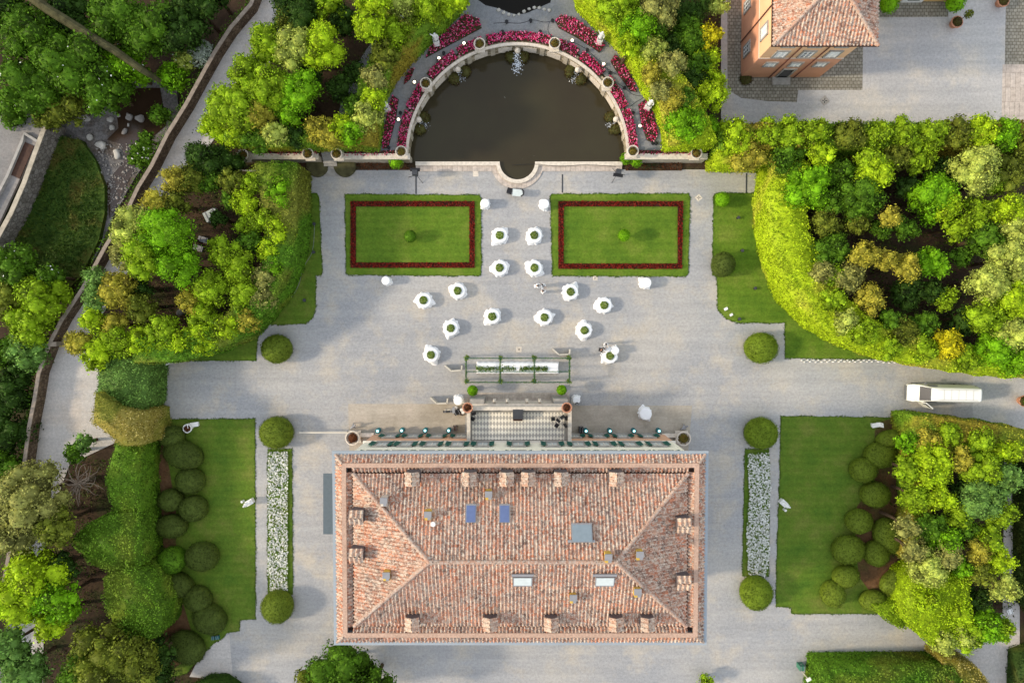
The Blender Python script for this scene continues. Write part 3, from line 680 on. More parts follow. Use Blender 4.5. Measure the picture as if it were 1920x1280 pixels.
# fountains
def fountain(ang, px, py, label, big=False):
    e = empty('wall_fountain', (pc.x+(PR-.2)*math.cos(ang), pc.y+(PR-.2)*math.sin(ang), .1), ang+math.pi); tag(e, label, 'fountain')
    for s in (-1, 1):
        q = rand_dirs(160); p = q*np.array([.75, .62, .5])+np.array([.35, s*.75, .3]); LV, LQ = leaves(p, q, .22)
        cv, cf = ICO1; co = cv*np.array([.7,.58,.45])*(1+.12*rng.normal(size=(len(cv),1)))+np.array([.35, s*.75, .25])
        mesh_np('mossy_rock', np.vstack([co, LV]), LQ+len(co), cf, LM['moss'], e)
    mm = MB(); mm.lathe((.2,0,1.3), [(.15,0),(.32,.1),(.3,.35),(.12,.6)], 12); mm.build('mask', M['palestone'], e)
    n = 260 if big else 90; u = rng.random(n)
    L = 2.1 if big else 1.1
    x = .3+u*L*.5+(rng.random(n) < .5)*rng.random(n)*L*.5; z = np.where(x < L*.5, 1.5*(1-(x/(L*.5))**2), .08*rng.random(n)); y = rng.normal(size=n)*(.12+.22*x/L)
    LV, LQ = leaves(np.column_stack([x, y, np.maximum(z, .06)]), np.tile([0,0,1.], (n,1)), .13 if big else .09, .8, .7)
    mesh_np('water_splash', LV, LQ, np.zeros((0,3), int), M['foam'], e)
fountain(math.pi/2, 0, 0, 'central wall fountain splashing foam into the pond', True)
for px, py, l in ((856,132,'dark mossy spout on the upper left of the pond'),(786,230,'dark mossy spout at the left end of the pond'),(1086,132,'dark mossy spout on the upper right of the pond'),(1152,230,'mossy spout throwing white water at the right end of the pond')):
    v = P(px, py, .3); fountain(math.atan2(v.y-pc.y, v.x-pc.x), px, py, l)
# ---------------- urns ----------------
def urn(px, py, z0, zped, label, r=.62, plant='potplant', mat='palestone', ped='palestone', name='stone_urn', group='planted urns of the pond garden'):
    zt = z0+zped+1.0; c = P(px, py, zt); e = empty(name, (c.x, c.y, z0)); tag(e, label, 'urn', group)
    if zped > .1:
        mm = MB(); mm.box((0,0,zped/2), (r*1.5, r*1.5, zped)); mm.box((0,0,zped-.05), (r*1.75, r*1.75, .12)); mm.build('pedestal', M[ped], e)
    mm = MB(); mm.lathe((0,0,zped), [(r*.5,0),(r*.45,.1),(r*.3,.2),(r*.55,.35),(r*.85,.65),(r*.95,.95),(r*1.02,1.0),(r*.98,1.04),(r*.8,1.02),(r*.78,.9),(.02,.88)], 20, cap=False); mm.build('bowl', M[mat], e, smooth=True)
    leafball(r*.80, 130, .16, plant, e, (0,0,zped+.95), 'plant', .6, .8); return e
urn(798,156,TZ,.45,'pale urn with dark plant, left one of the pond rim bends'); urn(899,82,TZ,.45,'pale urn with dark plant left of the central fountain')
urn(1040,81,TZ,.45,'pale urn with dark plant right of the central fountain'); urn(1140,155,TZ,.45,'pale urn with green plant on the right bend of the pond wall')
urn(752,284,TZ,.45,'round planted urn at the left end of the pond wall'); urn(1187,283,TZ,.45,'round planted urn at the right end of the pond wall')
urn(577,288,TZ,.3,'mossy urn on the left of the stone steps'); urn(631,288,TZ,.3,'mossy urn on the right of the stone steps')
urn(455,290,TZ,.3,'shaded urn at the far left end of the retaining wall'); urn(1306,287,TZ,.3,'white-rimmed urn at the far right end of the retaining wall')
for px, py, l in ((742,302,'bright green shrub hanging over the wall left of the pond'),(1174,297,'bright green shrub over the wall right of the pond, nearer the water'),(1194,302,'bright green shrub over the wall right of the pond, farther from the water')):
    c = P(px, py, 1.6); e = empty('shrub', (c.x, c.y, 0)); tag(e, l, 'shrub'); leafball(.85 if px < 800 else .65, 420, .17, 'bright', e, (0,0,1.3), 'foliage', 1.0, .75)
    mm = MB(); mm.tube([(0,0,0),(0,0,1.2)], [.06,.03], 6); mm.build('stem', M['bark'], e)
# ---------------- white garden statues ----------------
def statue(px, py, z0, hp, label, rz=0, fig=1.6):
    zt = z0+hp+fig*.6; c = P(px, py, zt); e = empty('statue', (c.x, c.y, z0), rz); tag(e, label, 'statue')
    mm = MB(); mm.box((0,0,hp/2), (.5,.45,hp)); mm.box((0,0,hp-.06), (.62,.55,.12)); mm.box((0,0,.1), (.7,.6,.2)); mm.build('pedestal', M['marble'], e)
    bm = bmesh.new(); me = bpy.data.meshes.new('sk')
    pts = [(0,0,hp),(0,.02,hp+fig*.3),(.02,0,hp+fig*.52),(0,0,hp+fig*.72),(0,0,hp+fig*.84),(.02,-.02,hp+fig*.95),
           (.2,0,hp+fig*.78),(.34,-.1,hp+fig*.6),(.3,-.25,hp+fig*.5),(-.2,0,hp+fig*.78),(-.36,.05,hp+fig*.9),(-.42,.02,hp+fig*1.06)]
    ed = [(0,1),(1,2),(2,3),(3,4),(4,5),(3,6),(6,7),(7,8),(3,9),(9,10),(10,11)]; rd = [.32,.26,.2,.19,.07,.12,.09,.06,.05,.09,.06,.05]
    o = skin_mesh('figure', pts, ed, rd, M['marble'], e, root=0); return e
def skin_mesh(name, pts, edges, rad, mat, parent, root=0, loc=None, sub=1, smooth=True):
    me = bpy.data.meshes.new(name); me.from_pydata(pts, edges, []); o = bpy.data.objects.new(name, me); sc.collection.objects.link(o)
    sk = o.modifiers.new('s', 'SKIN')
    for i, v in enumerate(me.skin_vertices[0].data):
        r = rad[i]; v.radius = r if isinstance(r, tuple) else (r, r); v.use_root = (i == root)
    if sub: sb = o.modifiers.new('u', 'SUBSURF'); sb.levels = sub; sb.render_levels = sub
    dg = bpy.context.evaluated_depsgraph_get(); nm = bpy.data.meshes.new_from_object(o.evaluated_get(dg)); nm.name = name
    bpy.data.objects.remove(o); return link(name, nm, mat, parent, loc, smooth)
statue(720,194,TZ,1.2,'white marble statue at the hedge on the lower left of the pond', .3); statue(815,68,TZ,1.2,'white marble statue at the hedge on the upper left of the pond', .2)
statue(1128,65,TZ,1.2,'white marble statue against the hedge on the upper right of the pond', -.3); statue(1221,191,TZ,1.2,'white marble statue against the hedge on the lower right of the pond', -.4)
def low_statue(px, py, rz, label):
    c = P(px, py, .8); e = empty('statue', (c.x, c.y, .04), rz); tag(e, label, 'statue')
    mm = MB(); mm.box((.12,0,.35), (.75,.55,.7)); mm.box((.12,0,.72), (.82,.6,.06)); mm.build('pedestal', M['marble'], e)
    skin_mesh('figure', [(.2,0,.75),(0,0,.95),(-.2,0,1.15),(-.35,-.05,1.3),(-.42,-.1,1.42),(.35,.12,.85),(.45,.1,.8),(-.3,.2,1.0),(-.3,-.25,1.0)],
              [(0,1),(1,2),(2,3),(3,4),(0,5),(5,6),(2,7),(2,8)], [.18,.17,.16,.08,.11,.1,.08,.06,.06], M['marble'], e, 0)
    mm = MB(); mm.lathe((-.65,.45,0), [(.14,0),(.12,.3),(.16,.5),(.1,.6)], 10); mm.build('vase', M['marble'], e)
low_statue(465, 943, .5, 'white reclining statue on the left lawn near the gravel path'); low_statue(1472, 945, 2.4, 'white reclining statue on the right lawn near the gravel path')
def bench(px, py, rz, label, z0=.04, wreath=False):
    c = P(px, py, .6); e = empty('garden_bench', (c.x, c.y, z0), rz); tag(e, label, 'bench')
    mm = MB(); mm.box((0,0,.45), (.95,.5,.08)); mm.build('seat', M['marble'], e)
    mm = MB(); mm.box((-.42,0,.8), (.09,.5,.65)); mm.build('backrest', M['marble'], e)
    for s in (-1, 1): mm = MB(); mm.box((s*.33,0,.2), (.12,.42,.42)); mm.build('leg', M['marble'], e)
bench(363,796,.15,'small white seat beside a potted plant at the top of the left lawn'); bench(1644,797,3.3,'small white seat on the top edge of the right lawn')
bench(1652,666,0,'white seat against the hedge by the row of paper lanterns')
urn(351,803,.04,.0,'white-rimmed pot with a dark red plant beside the white seat', .5, 'rustleaf', 'marble', name='plant_pot', group=None)
bench(312,680,.4,'white seat under the dark hedge at the left end of the court')

# ---------------- people ----------------
def person(px, py, rz, label, shirt, trousers, z0=0.0, lean=0.0, reach=True):
    c = P(px, py, 1.5); e = empty('person', (c.x, c.y, z0), rz); tag(e, label, 'person')
    L = lean
    J = {'pel':(0,0,.95),'wst':(L*.3,0,1.12),'che':(L*.7,0,1.32),'nk':(L,0,1.47),'nk2':(L*1.08,0,1.53),'hd':(L*1.15,0,1.62),'hd2':(L*1.2,0,1.72)}
    for s, n_ in ((1,'L'),(-1,'R')):
        J['hip'+n_]=(0,s*.10,.90); J['kn'+n_]=(.03,s*.11,.50); J['an'+n_]=(0,s*.12,.09); J['to'+n_]=(.17,s*.13,.04)
        J['sh'+n_]=(L*.9,s*.19,1.42)
        if reach: J['el'+n_]=(L+.12,s*.25,1.18); J['wr'+n_]=(L+.36,s*.16,1.10)
        else: J['el'+n_]=(L*.6-.02,s*.25,1.14); J['wr'+n_]=(L*.4+.06,s*.27,.90)
    K = list(J); ix = {k: i for i, k in enumerate(K)}; pts = [J[k] for k in K]
    ed = [('pel','wst'),('wst','che'),('che','nk'),('nk','nk2'),('nk2','hd'),('hd','hd2')]
    for n_ in 'LR': ed += [('pel','hip'+n_),('hip'+n_,'kn'+n_),('kn'+n_,'an'+n_),('an'+n_,'to'+n_),('che','sh'+n_),('sh'+n_,'el'+n_),('el'+n_,'wr'+n_)]
    rd = {'pel':(.13,.11),'wst':(.12,.10),'che':(.14,.11),'nk':.06,'nk2':.055,'hd':(.085,.10),'hd2':(.075,.085)}
    for n_ in 'LR': rd.update({'hip'+n_:.085,'kn'+n_:.058,'an'+n_:.04,'to'+n_:.035,'sh'+n_:.055,'el'+n_:.04,'wr'+n_:.026})
    E = [(ix[a], ix[b]) for a, b in ed]; RD = [rd[k] for k in K]
    for n_, s in (('L',1),('R',-1)):                    # palm, four fingers, thumb
        w_ = Vector(J['wr'+n_]); d = (w_-Vector(J['el'+n_])).normalized(); side = Vector((0,1,0)); pm = w_+d*.07
        pts.append(tuple(pm)); RD.append((.032,.018)); ip = len(pts)-1; E.append((ix['wr'+n_], ip))
        for k in range(4):
            b = pm+side*(.024*(k-1.5))+d*.02; t1 = b+d*(.035-.004*abs(k-1)); t2 = t1+d*.02+Vector((0,0,-.018))
            for q in (b, t1, t2): pts.append(tuple(q)); RD.append(.008)
            n = len(pts); E += [(ip, n-3),(n-3, n-2),(n-2, n-1)]
        b = w_+d*.03+side*(-s*.03); t1 = b+d*.03+side*(-s*.02); pts += [tuple(b), tuple(t1)]; RD += [.01,.009]; n = len(pts); E += [(ip, n-2),(n-2, n-1)]
    skin_mesh('body', pts, E, RD, M['skin'], e, ix['pel'])
    def sub(keys, edges, name, grow, mat):
        kk = {k: i for i, k in enumerate(keys)}; r = []
        for k in keys:
            q = rd[k]; r.append(tuple(a+grow for a in q) if isinstance(q, tuple) else q+grow)
        skin_mesh(name, [J[k] for k in keys], [(kk[a], kk[b]) for a, b in edges], r, M[mat], e, 0)
    sub(['wst','pel','che','nk','shL','elL','wrL','shR','elR','wrR'], [('pel','wst'),('wst','che'),('che','nk'),('che','shL'),('shL','elL'),('elL','wrL'),('che','shR'),('shR','elR'),('elR','wrR')], 'shirt', .022, shirt)
    sub(['pel','hipL','knL','anL','hipR','knR','anR'], [('pel','hipL'),('hipL','knL'),('knL','anL'),('pel','hipR'),('hipR','knR'),('knR','anR')], 'trousers', .018, trousers)
    mm = MB(); h = Vector(J['hd2']); cv, cf = ico(2)
    hv = cv*np.array([.115,.10,.10]); hv = hv[:, :]+np.array([h.x-.025, h.y, h.z-.0]); mm.add([tuple(v) for v in hv], [tuple(f) for f in cf]); mm.build('hair', M['hair'], e, smooth=True)
    for s in (1,-1): mm = MB(); mm.box((.06,s*.125,.05), (.28,.10,.09)); mm.build('shoe', M['black'], e)
    mm = MB(); f = Vector(J['hd']); mm.box((f.x+.10,0,f.z+.0), (.03,.025,.05)); mm.build('nose', M['skin'], e)
    for s in (1,-1): mm = MB(); mm.box((f.x+.088,s*.032,f.z+.035), (.01,.022,.012)); mm.build('eye', M['black'], e)
    return e
person(1004,536,.1,'person in white leaning in from the left of a trio setting tables','whiteshirt','whiteshirt', lean=.22)
person(1017,534,-.8,'white-clad person with dark hair, farther from the villa in the trio','whiteshirt','whiteshirt')
person(1017,547,.9,'white-clad person with dark hair, nearest the villa in the trio','whiteshirt','whiteshirt', lean=.1)
person(1136,645,-1.2,'person in white standing above the draped table at the lower right','whiteshirt','whiteshirt')
person(1127,656,-.2,'person in black clothes beside the lower right draped table','darkcloth','darkcloth', lean=.15)

# ---------------- draped tables ----------------
def cloth_mesh(name, r, h, e, seed, flare=.32, corners=0):
    rr = np.random.default_rng(seed); n = 96; A = np.linspace(0, 2*math.pi, n, endpoint=False); ph = rr.random(6)*6.28
    fold = .5*np.sin(A*9+ph[0])+.35*np.sin(A*14+ph[1])+.4*np.sin(A*4+ph[2])
    cn = np.maximum(0, np.cos(A*2+ph[3]+.3*np.sin(A)))**5*(.55+.9*rr.random(4)[(np.floor((A*2+ph[3]+math.pi/2)/(math.pi))%4).astype(int)]) if corners else 0
    prof = [(.02,0),(r*.6,0),(r*.97,0),(r,-.015),(r*1.03,-.10),(r*1.08,-h*.45),(r*1.13,-h*.75),(r*1.17,-h+.03),(r*1.2,-h+.015)]
    vs = []
    for k, (q, z) in enumerate(prof):
        w_ = 0 if k < 4 else (-z/h)
        rad = q+w_*(flare*.35*fold*r+flare*np.asarray(cn)*r)
        for i in range(n): x = rad[i] if hasattr(rad, '__len__') else rad; vs.append((x*math.cos(A[i]), x*math.sin(A[i]), h+z))
    fs = [(j*n+i, j*n+(i+1)%n, (j+1)*n+(i+1)%n, (j+1)*n+i) for j in range(len(prof)-1) for i in range(n)]; fs.append(tuple(range(n)))
    fs = [tuple(reversed(f)) for f in fs[:-1]]+[fs[-1]]
    mm = MB(); mm.add(vs, fs); return mm.build(name, M['cloth'], e, smooth=True)
def table(px, py, rpx, label, seed, h=.78, centre=True, group='round tables under white cloths on the gravel'):
    c = P(px, py, h); r = PS(rpx, h)/1.12; e = empty('draped_table', (c.x, c.y, 0), seed*.7); tag(e, label, 'table', group)
    cloth_mesh('tablecloth', r, h, e, seed, corners=1)
    mm = MB(); mm.lathe((0,0,h-.05), [(r*.93,0),(r*.93,.03)], 32); mm.build('tabletop', M['brown'], e)
    mm = MB(); mm.tube([(0,0,0),(0,0,h-.05)], .05, 8); mm.box((0,0,.03), (.6,.08,.05)); mm.box((0,0,.034), (.08,.6,.05)); mm.build('leg', M['greymetal'], e)
    if centre:
        k = empty('table_centrepiece', (c.x, c.y, h+.002)); tag(k, 'round green foliage centrepiece on the '+centre, 'centrepiece', 'foliage centrepieces on the round tables')
        leafball(.46, 360, .13, 'posy', k, (0,0,.03), 'foliage', .35, .8)
        mm = MB()
        for i in range(7):
            a = i*.9; mm.lathe((.22*math.cos(a), .22*math.sin(a), .10), [(.03,0),(.035,.06),(.0,.08)], 6, cap=False)
        mm.build('candles', M['creamfab'], k)
TB = [(937,441,'top left'),(1002,441,'top right'),(937,502,'second-row left'),(1002,502,'second-row right'),(858,545,'left inner'),(794,563,'far left'),
      (1070,547,'right inner'),(1133,572,'far right'),(923,593,'middle left'),(1021,595,'middle right'),(845,615,'lower left'),(1096,619,'lower right'),(808,665,'bottom left'),(1144,667,'bottom right')]
TD = ['nearest the left parterre lawn, top of its pair of rows','nearest the right parterre lawn, top of its pair of rows','between the lawns, lower left of four','between the lawns, lower right of four',
      'below the right corner of the left lawn','below the middle of the left lawn, farthest left','right of the white-clad trio of people','below the right lawn, farthest right',
      'left one of the middle pair','right one of the middle pair','left side, between the far left and bottom left tables','right side, above the table with two people','farthest lower left, near a cream folding screen','with two people standing beside it']
for i, ((x, y, n_), d) in enumerate(zip(TB, TD)): table(x, y, 15.2, 'white draped round table '+d, i+1, centre=n_+' draped table')
for i, (x, y, r, h, l) in enumerate([(723,526,8.5,1.1,'small bare white table just below the left lawn'),(909,381,9,1.1,'small bare white table at the corner of the left lawn'),
    (1021,382,9.5,1.1,'small bare white table at the corner of the right lawn'),(1212,530,10.5,1.1,'small bare white table just below the right lawn'),(859,751,9.5,1.1,'star-shaped bare white table left of the terrace'),
    (1081,750,8,1.1,'bare white table with a black lamp right of the terrace'),(1211,776,12.5,.78,'bare white round table on the paving by the right facade'),(1154,657,8,1.1,'pale bare table half behind the bottom right draped table')]):
    table(x, y, r, l, 40+i, h, None, 'bare white tables without flowers')
# ---------------- tiled roofs ----------------
PROF = [(0,.0),(.03,.075),(.09,.115),(.15,.075),(.18,.0),(.26,-.02)]
def slope_uv(mb, O, U, V, Nn, W, lo, hi, pitch=.335, course=.42, seed=0):
    "barrel tile columns on a slope: O eave corner, U along the eave, V up the slope"
    O, U, V, Nn = map(Vector, (O, U, V, Nn)); nc = int(W/pitch); pitch = W/nc
    f = pitch/.30
    for i in range(nc):
        us = [(i*pitch+u*f, h) for u, h in PROF]+[((i+1)*pitch, 0)]
        L = [(lo(min(max(u, 0), W)), hi(min(max(u, 0), W))) for u, h in us]
        vmin = min(a for a, b in L); vmax = max(b for a, b in L)
        if vmax-vmin < .05: continue
        ns = max(1, int(math.ceil((vmax-vmin)/course/3)))
        ks = [vmin+(vmax-vmin)*k/ns for k in range(ns+1)]
        b = len(mb.v); m_ = len(us)
        wob = [(random.random()-.5)*.035 for _ in ks]
        for kk, v in enumerate(ks):
            for (u, h), (a, c) in zip(us, L):
                vv = min(max(v, a), c); p = O+U*(u+(wob[kk] if 0 < kk < ns else 0))+V*vv+Nn*h
                mb.v.append(tuple(p)); mb.uv.append((i+.05+.9*(u/pitch-i)+seed*37+(.0 if h > -.01 else .0), vv/course+seed*11))
        for kk in range(ns):
            for q in range(m_-1):
                A = b+kk*m_+q; F = [A, A+1, A+1+m_, A+m_]
                mb.f.append(F); mb.m.append(0)
def cap_line(mb, a, b, r=.13, seg=.42, seed=0):
    a, b = Vector(a), Vector(b); d = b-a; L = d.length; n = max(1, int(L/seg)); q = d.normalized(); s = q.cross(Vector((0,0,1))).normalized(); up = s.cross(q)
    for k in range(n):
        c0 = a+d*(k/n); c1 = a+d*((k+1)/n)+q*.03; r0, r1 = r*1.0, r*.86; base = len(mb.v)
        for c, rr in ((c0, r0),(c1, r1)):
            for j in range(6):
                t_ = math.pi*j/5; mb.v.append(tuple(c+s*(rr*math.cos(t_))+up*(rr*math.sin(t_)))); mb.uv.append((k+.5+seed*13, .5+j*.05))
        for j in range(5): mb.f.append([base+j, base+j+1, base+6+j+1, base+6+j]); mb.m.append(0)
def slope3(mb, a, b, c, lo, hi, **k):
    "slope from eave corner a along to b; c is any upper point"
    a, b, c = Vector(a), Vector(b), Vector(c); U = (b-a).normalized(); w_ = c-a; V = (w_-U*w_.dot(U)).normalized(); Nn = U.cross(V)
    if Nn.z < 0: Nn = -Nn
    slope_uv(mb, a, U, V, Nn, (b-a).length, lo, hi, **k)
def hip_roof(name, parent, X0, X1, Y0, Y1, z0, z1, rx0, rx1, ry, o, capmat='tile_cap', pitch=.335):
    "hipped roof, ridge along x from rx0 to rx1 at y=ry; coordinates world, o = origin of the parent"
    mb = MB(); dz = z1-z0
    def sl(a, b, c, W, ta, tb, H, seed):      # ta/tb: horizontal distance from each end of the eave to the ridge end
        def hi(u):
            h = 1.0
            if ta > 0: h = min(h, u/ta)
            if tb > 0: h = min(h, (W-u)/tb)
            return H*max(0, h)
        slope3(mb, Vector(a)-o, Vector(b)-o, Vector(c)-o, lambda u: 0.0, hi, seed=seed, pitch=pitch)
    HN = math.hypot(Y1-ry, dz); HS = math.hypot(ry-Y0, dz); HW = math.hypot(rx0-X0, dz); HE = math.hypot(X1-rx1, dz); W = X1-X0; D = Y1-Y0
    sl((X1,Y1,z0),(X0,Y1,z0),(rx1,ry,z1), W, X1-rx1, rx0-X0, HN, 1)
    sl((X0,Y0,z0),(X1,Y0,z0),(rx0,ry,z1), W, rx0-X0, X1-rx1, HS, 2)
    sl((X0,Y1,z0),(X0,Y0,z0),(rx0,ry,z1), D, Y1-ry, ry-Y0, HW, 3)
    sl((X1,Y0,z0),(X1,Y1,z0),(rx1,ry,z1), D, ry-Y0, Y1-ry, HE, 4)
    r = mb.build(name, M['tile'], parent); 
    me = r.data
    mb2 = MB()
    for k, (a, b) in enumerate([((rx0,ry,z1),(rx1,ry,z1)),((X0,Y1,z0),(rx0,ry,z1)),((X0,Y0,z0),(rx0,ry,z1)),((X1,Y1,z0),(rx1,ry,z1)),((X1,Y0,z0),(rx1,ry,z1))]):
        cap_line(mb2, Vector(a)-o+Vector((0,0,.05)), Vector(b)-o+Vector((0,0,.05)), .20, .45, k)
    mb2.build('ridge_tiles', M[capmat], r)
    return r
# ---------------- villa ----------------
ZE = 14.3
c1, c2, c3, c4 = P(623,846,ZE), P(1329,844,ZE), P(1324,1208,ZE), P(626,1209,ZE)
EX0, EX1, EY1, EY0 = (c1.x+c4.x)/2, (c2.x+c3.x)/2, (c1.y+c2.y)/2, (c3.y+c4.y)/2
WX0, WX1 = EX0+1.0, EX1-1.0; WY1 = P(900, 813, 0).y; WY0 = EY0+.95
O_ = Vector(((WX0+WX1)/2, (WY0+WY1)/2, 0)); VX, VY = O_.x, O_.y
villa = empty('villa', O_); tag(villa, 'large cream and peach villa with hipped terracotta tile roof', 'villa')
def vp(x, y, z): return (x-VX, y-VY, z)
STR = 5.15
mm = MB(); mm.box(vp(VX, VY, STR/2), (WX1-WX0, WY1-WY0, STR)); mm.build('ground_storey_wall', M['peach'], villa)
mm = MB(); mm.box(vp(VX, VY, (STR+14.0)/2), (WX1-WX0-.04, WY1-WY0-.04, 14.0-STR)); mm.build('upper_wall', M['cream'], villa)
mm = MB(); mm.box(vp(VX, VY, STR), (WX1-WX0+.28, WY1-WY0+.28, .22)); mm.build('string_course', M['whitetrim'], villa)
mm = MB(); mm.box(vp(VX, VY, .3), (WX1-WX0+.3, WY1-WY0+.3, .6)); mm.build('plinth', M['greystone'], villa)
mm = MB(); mm.box(vp((EX0+EX1)/2, (EY0+EY1)/2, ZE-.25), (EX1-EX0-.5, EY1-EY0-.5, .3)); mm.box(vp((EX0+EX1)/2, (EY0+EY1)/2, ZE-.06), (EX1-EX0, EY1-EY0, .16)); mm.build('gutter', M['zinc'], villa)
# parapet ring: outer tile slope, coping, inner tile slope
rb = MB(); g_ = .32; zo = ZE+.04; zr_ = ZE+.55
a_, b_, c_ = g_, g_+.72, g_+1.07
def rect(d): return (EX0+d, EX1-d, EY0+d, EY1-d)
def ring_slopes(mb, d0, z0, d1, z1, seed, inward=False):
    x0, x1, y0, y1 = rect(d0); X0_, X1_, Y0_, Y1_ = rect(d1); H = math.hypot(d1-d0, z1-z0); dd = abs(d1-d0)
    for k, (A, B, C) in enumerate([((x1,y1,z0),(x0,y1,z0),(X1_,Y1_,z1)),((x0,y0,z0),(x1,y0,z0),(X0_,Y0_,z1)),((x0,y1,z0),(x0,y0,z0),(X0_,Y1_,z1)),((x1,y0,z0),(x1,y1,z0),(X1_,Y0_,z1))]):
        L = (Vector(B)-Vector(A)).length
        if not inward: hi = lambda u, L=L: H*min(1, u/dd, (L-u)/dd)
        else: hi = lambda u: H
        slope3(mb, Vector(A)-O_, Vector(B)-O_, Vector(C)-O_, lambda u: 0, hi, seed=seed+k)
ring_slopes(rb, a_, zo, b_, zr_, 5)
ring_slopes(rb, c_+.5, ZE+.25, c_, zr_, 9, True)
roof = rb.build('roof_parapet', M['tile'], villa)
mm = MB()
x0, x1, y0, y1 = rect((b_+c_)/2); w_ = c_-b_+.06
mm.box(vp((x0+x1)/2, y1, zr_), (x1-x0+w_, w_, .2)); mm.box(vp((x0+x1)/2, y0, zr_), (x1-x0+w_, w_, .2))
mm.box(vp(x0, (y0+y1)/2, zr_), (w_, y1-y0-w_, .2)); mm.box(vp(x1, (y0+y1)/2, zr_), (w_, y1-y0-w_, .2)); mm.build('coping', M['tile_cap'] if False else plain('tile_coping', (.46,.31,.23), .85, .15, .25, 6), roof)
cx_ = [(EX0+g_-.05, EY1-g_+.05)]
mm = MB()
for sx, sy, in ((EX0,EY1),(EX1,EY1),(EX0,EY0),(EX1,EY0)):
    kx = 1 if sx == EX0 else -1; ky_ = 1 if sy == EY0 else -1
    cap_line(mm, Vector((sx+kx*a_, sy+ky_*a_, zo+.06))-O_, Vector((sx+kx*b_, sy+ky_*b_, zr_+.08))-O_, .14, .4)
mm.build('hip_tiles', M['tile_cap'], roof)
# valley gutter floor
mm = MB(); mm.box(vp((EX0+EX1)/2, (EY0+EY1)/2, ZE+.1), (EX1-EX0-2*c_-.1, EY1-EY0-2*c_-.1, .1)); mm.build('valley_gutter', M['brown'], roof)
d = c_+.62; RX0, RX1, RY0, RY1 = rect(d); RZ0 = ZE+.42; RZ1 = 18.0
r0, r1 = P(805,1053,RZ1), P(1155,1053,RZ1)
main = hip_roof('roof', villa, RX0, RX1, RY0, RY1, RZ0, RZ1, r0.x, r1.x, r0.y, O_)
RYM = r0.y
def roof_z(x, y):
    return RZ0+(RZ1-RZ0)*max(0, min(1, (RY1-y)/(RY1-RYM), (y-RY0)/(RYM-RY0), (x-RX0)/(r0.x-RX0), (RX1-x)/(RX1-r1.x)))
def on_roof(px, py, dz):
    z = 15.5
    for _ in range(12): p = P(px, py, z); z = roof_z(p.x, p.y)+dz
    return P(px, py, z)
# tiled roof boxes along the edges
def dormer(px, py, along_x, label=None):
    c = P(px, py, 16.5); sx, sy = (1.28, 1.28); zb = roof_z(c.x, c.y)-.8; zt = 16.25
    mm = MB(); q = vp(c.x, c.y, 0); mm.box((q[0], q[1], (zb+zt)/2), (sx-.14, sy-.14, zt-zb)); e = mm.build('dormer', M['brown'] if False else M['dormerwall'], main)
    mb = MB(); h = .3
    if not along_x:
        L = sy/2
        for s in (-1, 1):
            A = Vector((q[0]+s*sx/2, q[1]-s*L, zt)); B = Vector((q[0]+s*sx/2, q[1]+s*L, zt)); C = Vector((q[0], q[1]-s*L, zt+h))
            slope3(mb, A, B, C, lambda u: 0, lambda u: math.hypot(sx/2, h), seed=random.randint(20, 90), course=.3)
    else:
        # single pitch falling outwards (towards the near eave)
        s = 1 if c.x > VX else -1
        A = Vector((q[0]-sx/2, q[1]-sy/2, zt)); B = Vector((q[0]+sx/2, q[1]-sy/2, zt)); C = Vector((q[0]-sx/2, q[1], zt+h))
        slope3(mb, A, B, C, lambda u: 0, lambda u: math.hypot(sy/2, h), seed=random.randint(20, 90), course=.3)
        A = Vector((q[0]+sx/2, q[1]+sy/2, zt)); B = Vector((q[0]-sx/2, q[1]+sy/2, zt)); C = Vector((q[0]+sx/2, q[1], zt+h))
        slope3(mb, A, B, C, lambda u: 0, lambda u: math.hypot(sy/2, h), seed=random.randint(20, 90), course=.3)
    b = len(mb.v); mb.build('dormer_roof', M['tile_box'], main)
M['dormerwall'] = plain('dormer_render', (.12,.10,.10), .85, .1, .15)
M['tile_box'] = tilemat('dormer_tile', [(.34,.22,.17),(.52,.38,.28),(.48,.28,.19),(.58,.47,.36)], (.58,.50,.40))
for x in (772,880,950,991,1053,1157): dormer(x, 899, False)
for x in (772,919,1034,1156,1216): dormer(x, 1172, False)
for x, y in ((667,971),(667,1043),(1284,986),(1284,1094)): dormer(x, y, True)
def chimney(px, py, col='ochre'):
    c = on_roof(px, py, .75); q = vp(c.x, c.y, 0); zr = roof_z(c.x, c.y)
    mm = MB(); mm.box((q[0], q[1], zr+.1), (.62,.85,1.3)); o = mm.build('chimney', M[col], main)
for x, y, k in ((719,941,'palestone'),(802,967,'ochre'),(916,929,'ochre'),(724,1081,'ochre'),(1141,1047,'ochre'),(1200,1042,'ochre'),(1075,1123,'ochre'),(1196,1112,'ochre')):
    c = on_roof(x, y, .75); q = vp(c.x, c.y, 0); zr = roof_z(c.x, c.y)
    mm = MB(); mm.box((q[0], q[1]+.0, zr+.05), (.55,.8,1.2)); mm.build('chimney', M[k], main)
    mm = MB(); mm.box((q[0], q[1]+.12, zr+.72), (.66,.55,.1)); mm.box((q[0]+.12, q[1]-.25, zr+.70), (.28,.2,.14)); mm.build('chimney_cap', M['greymetal'], main)
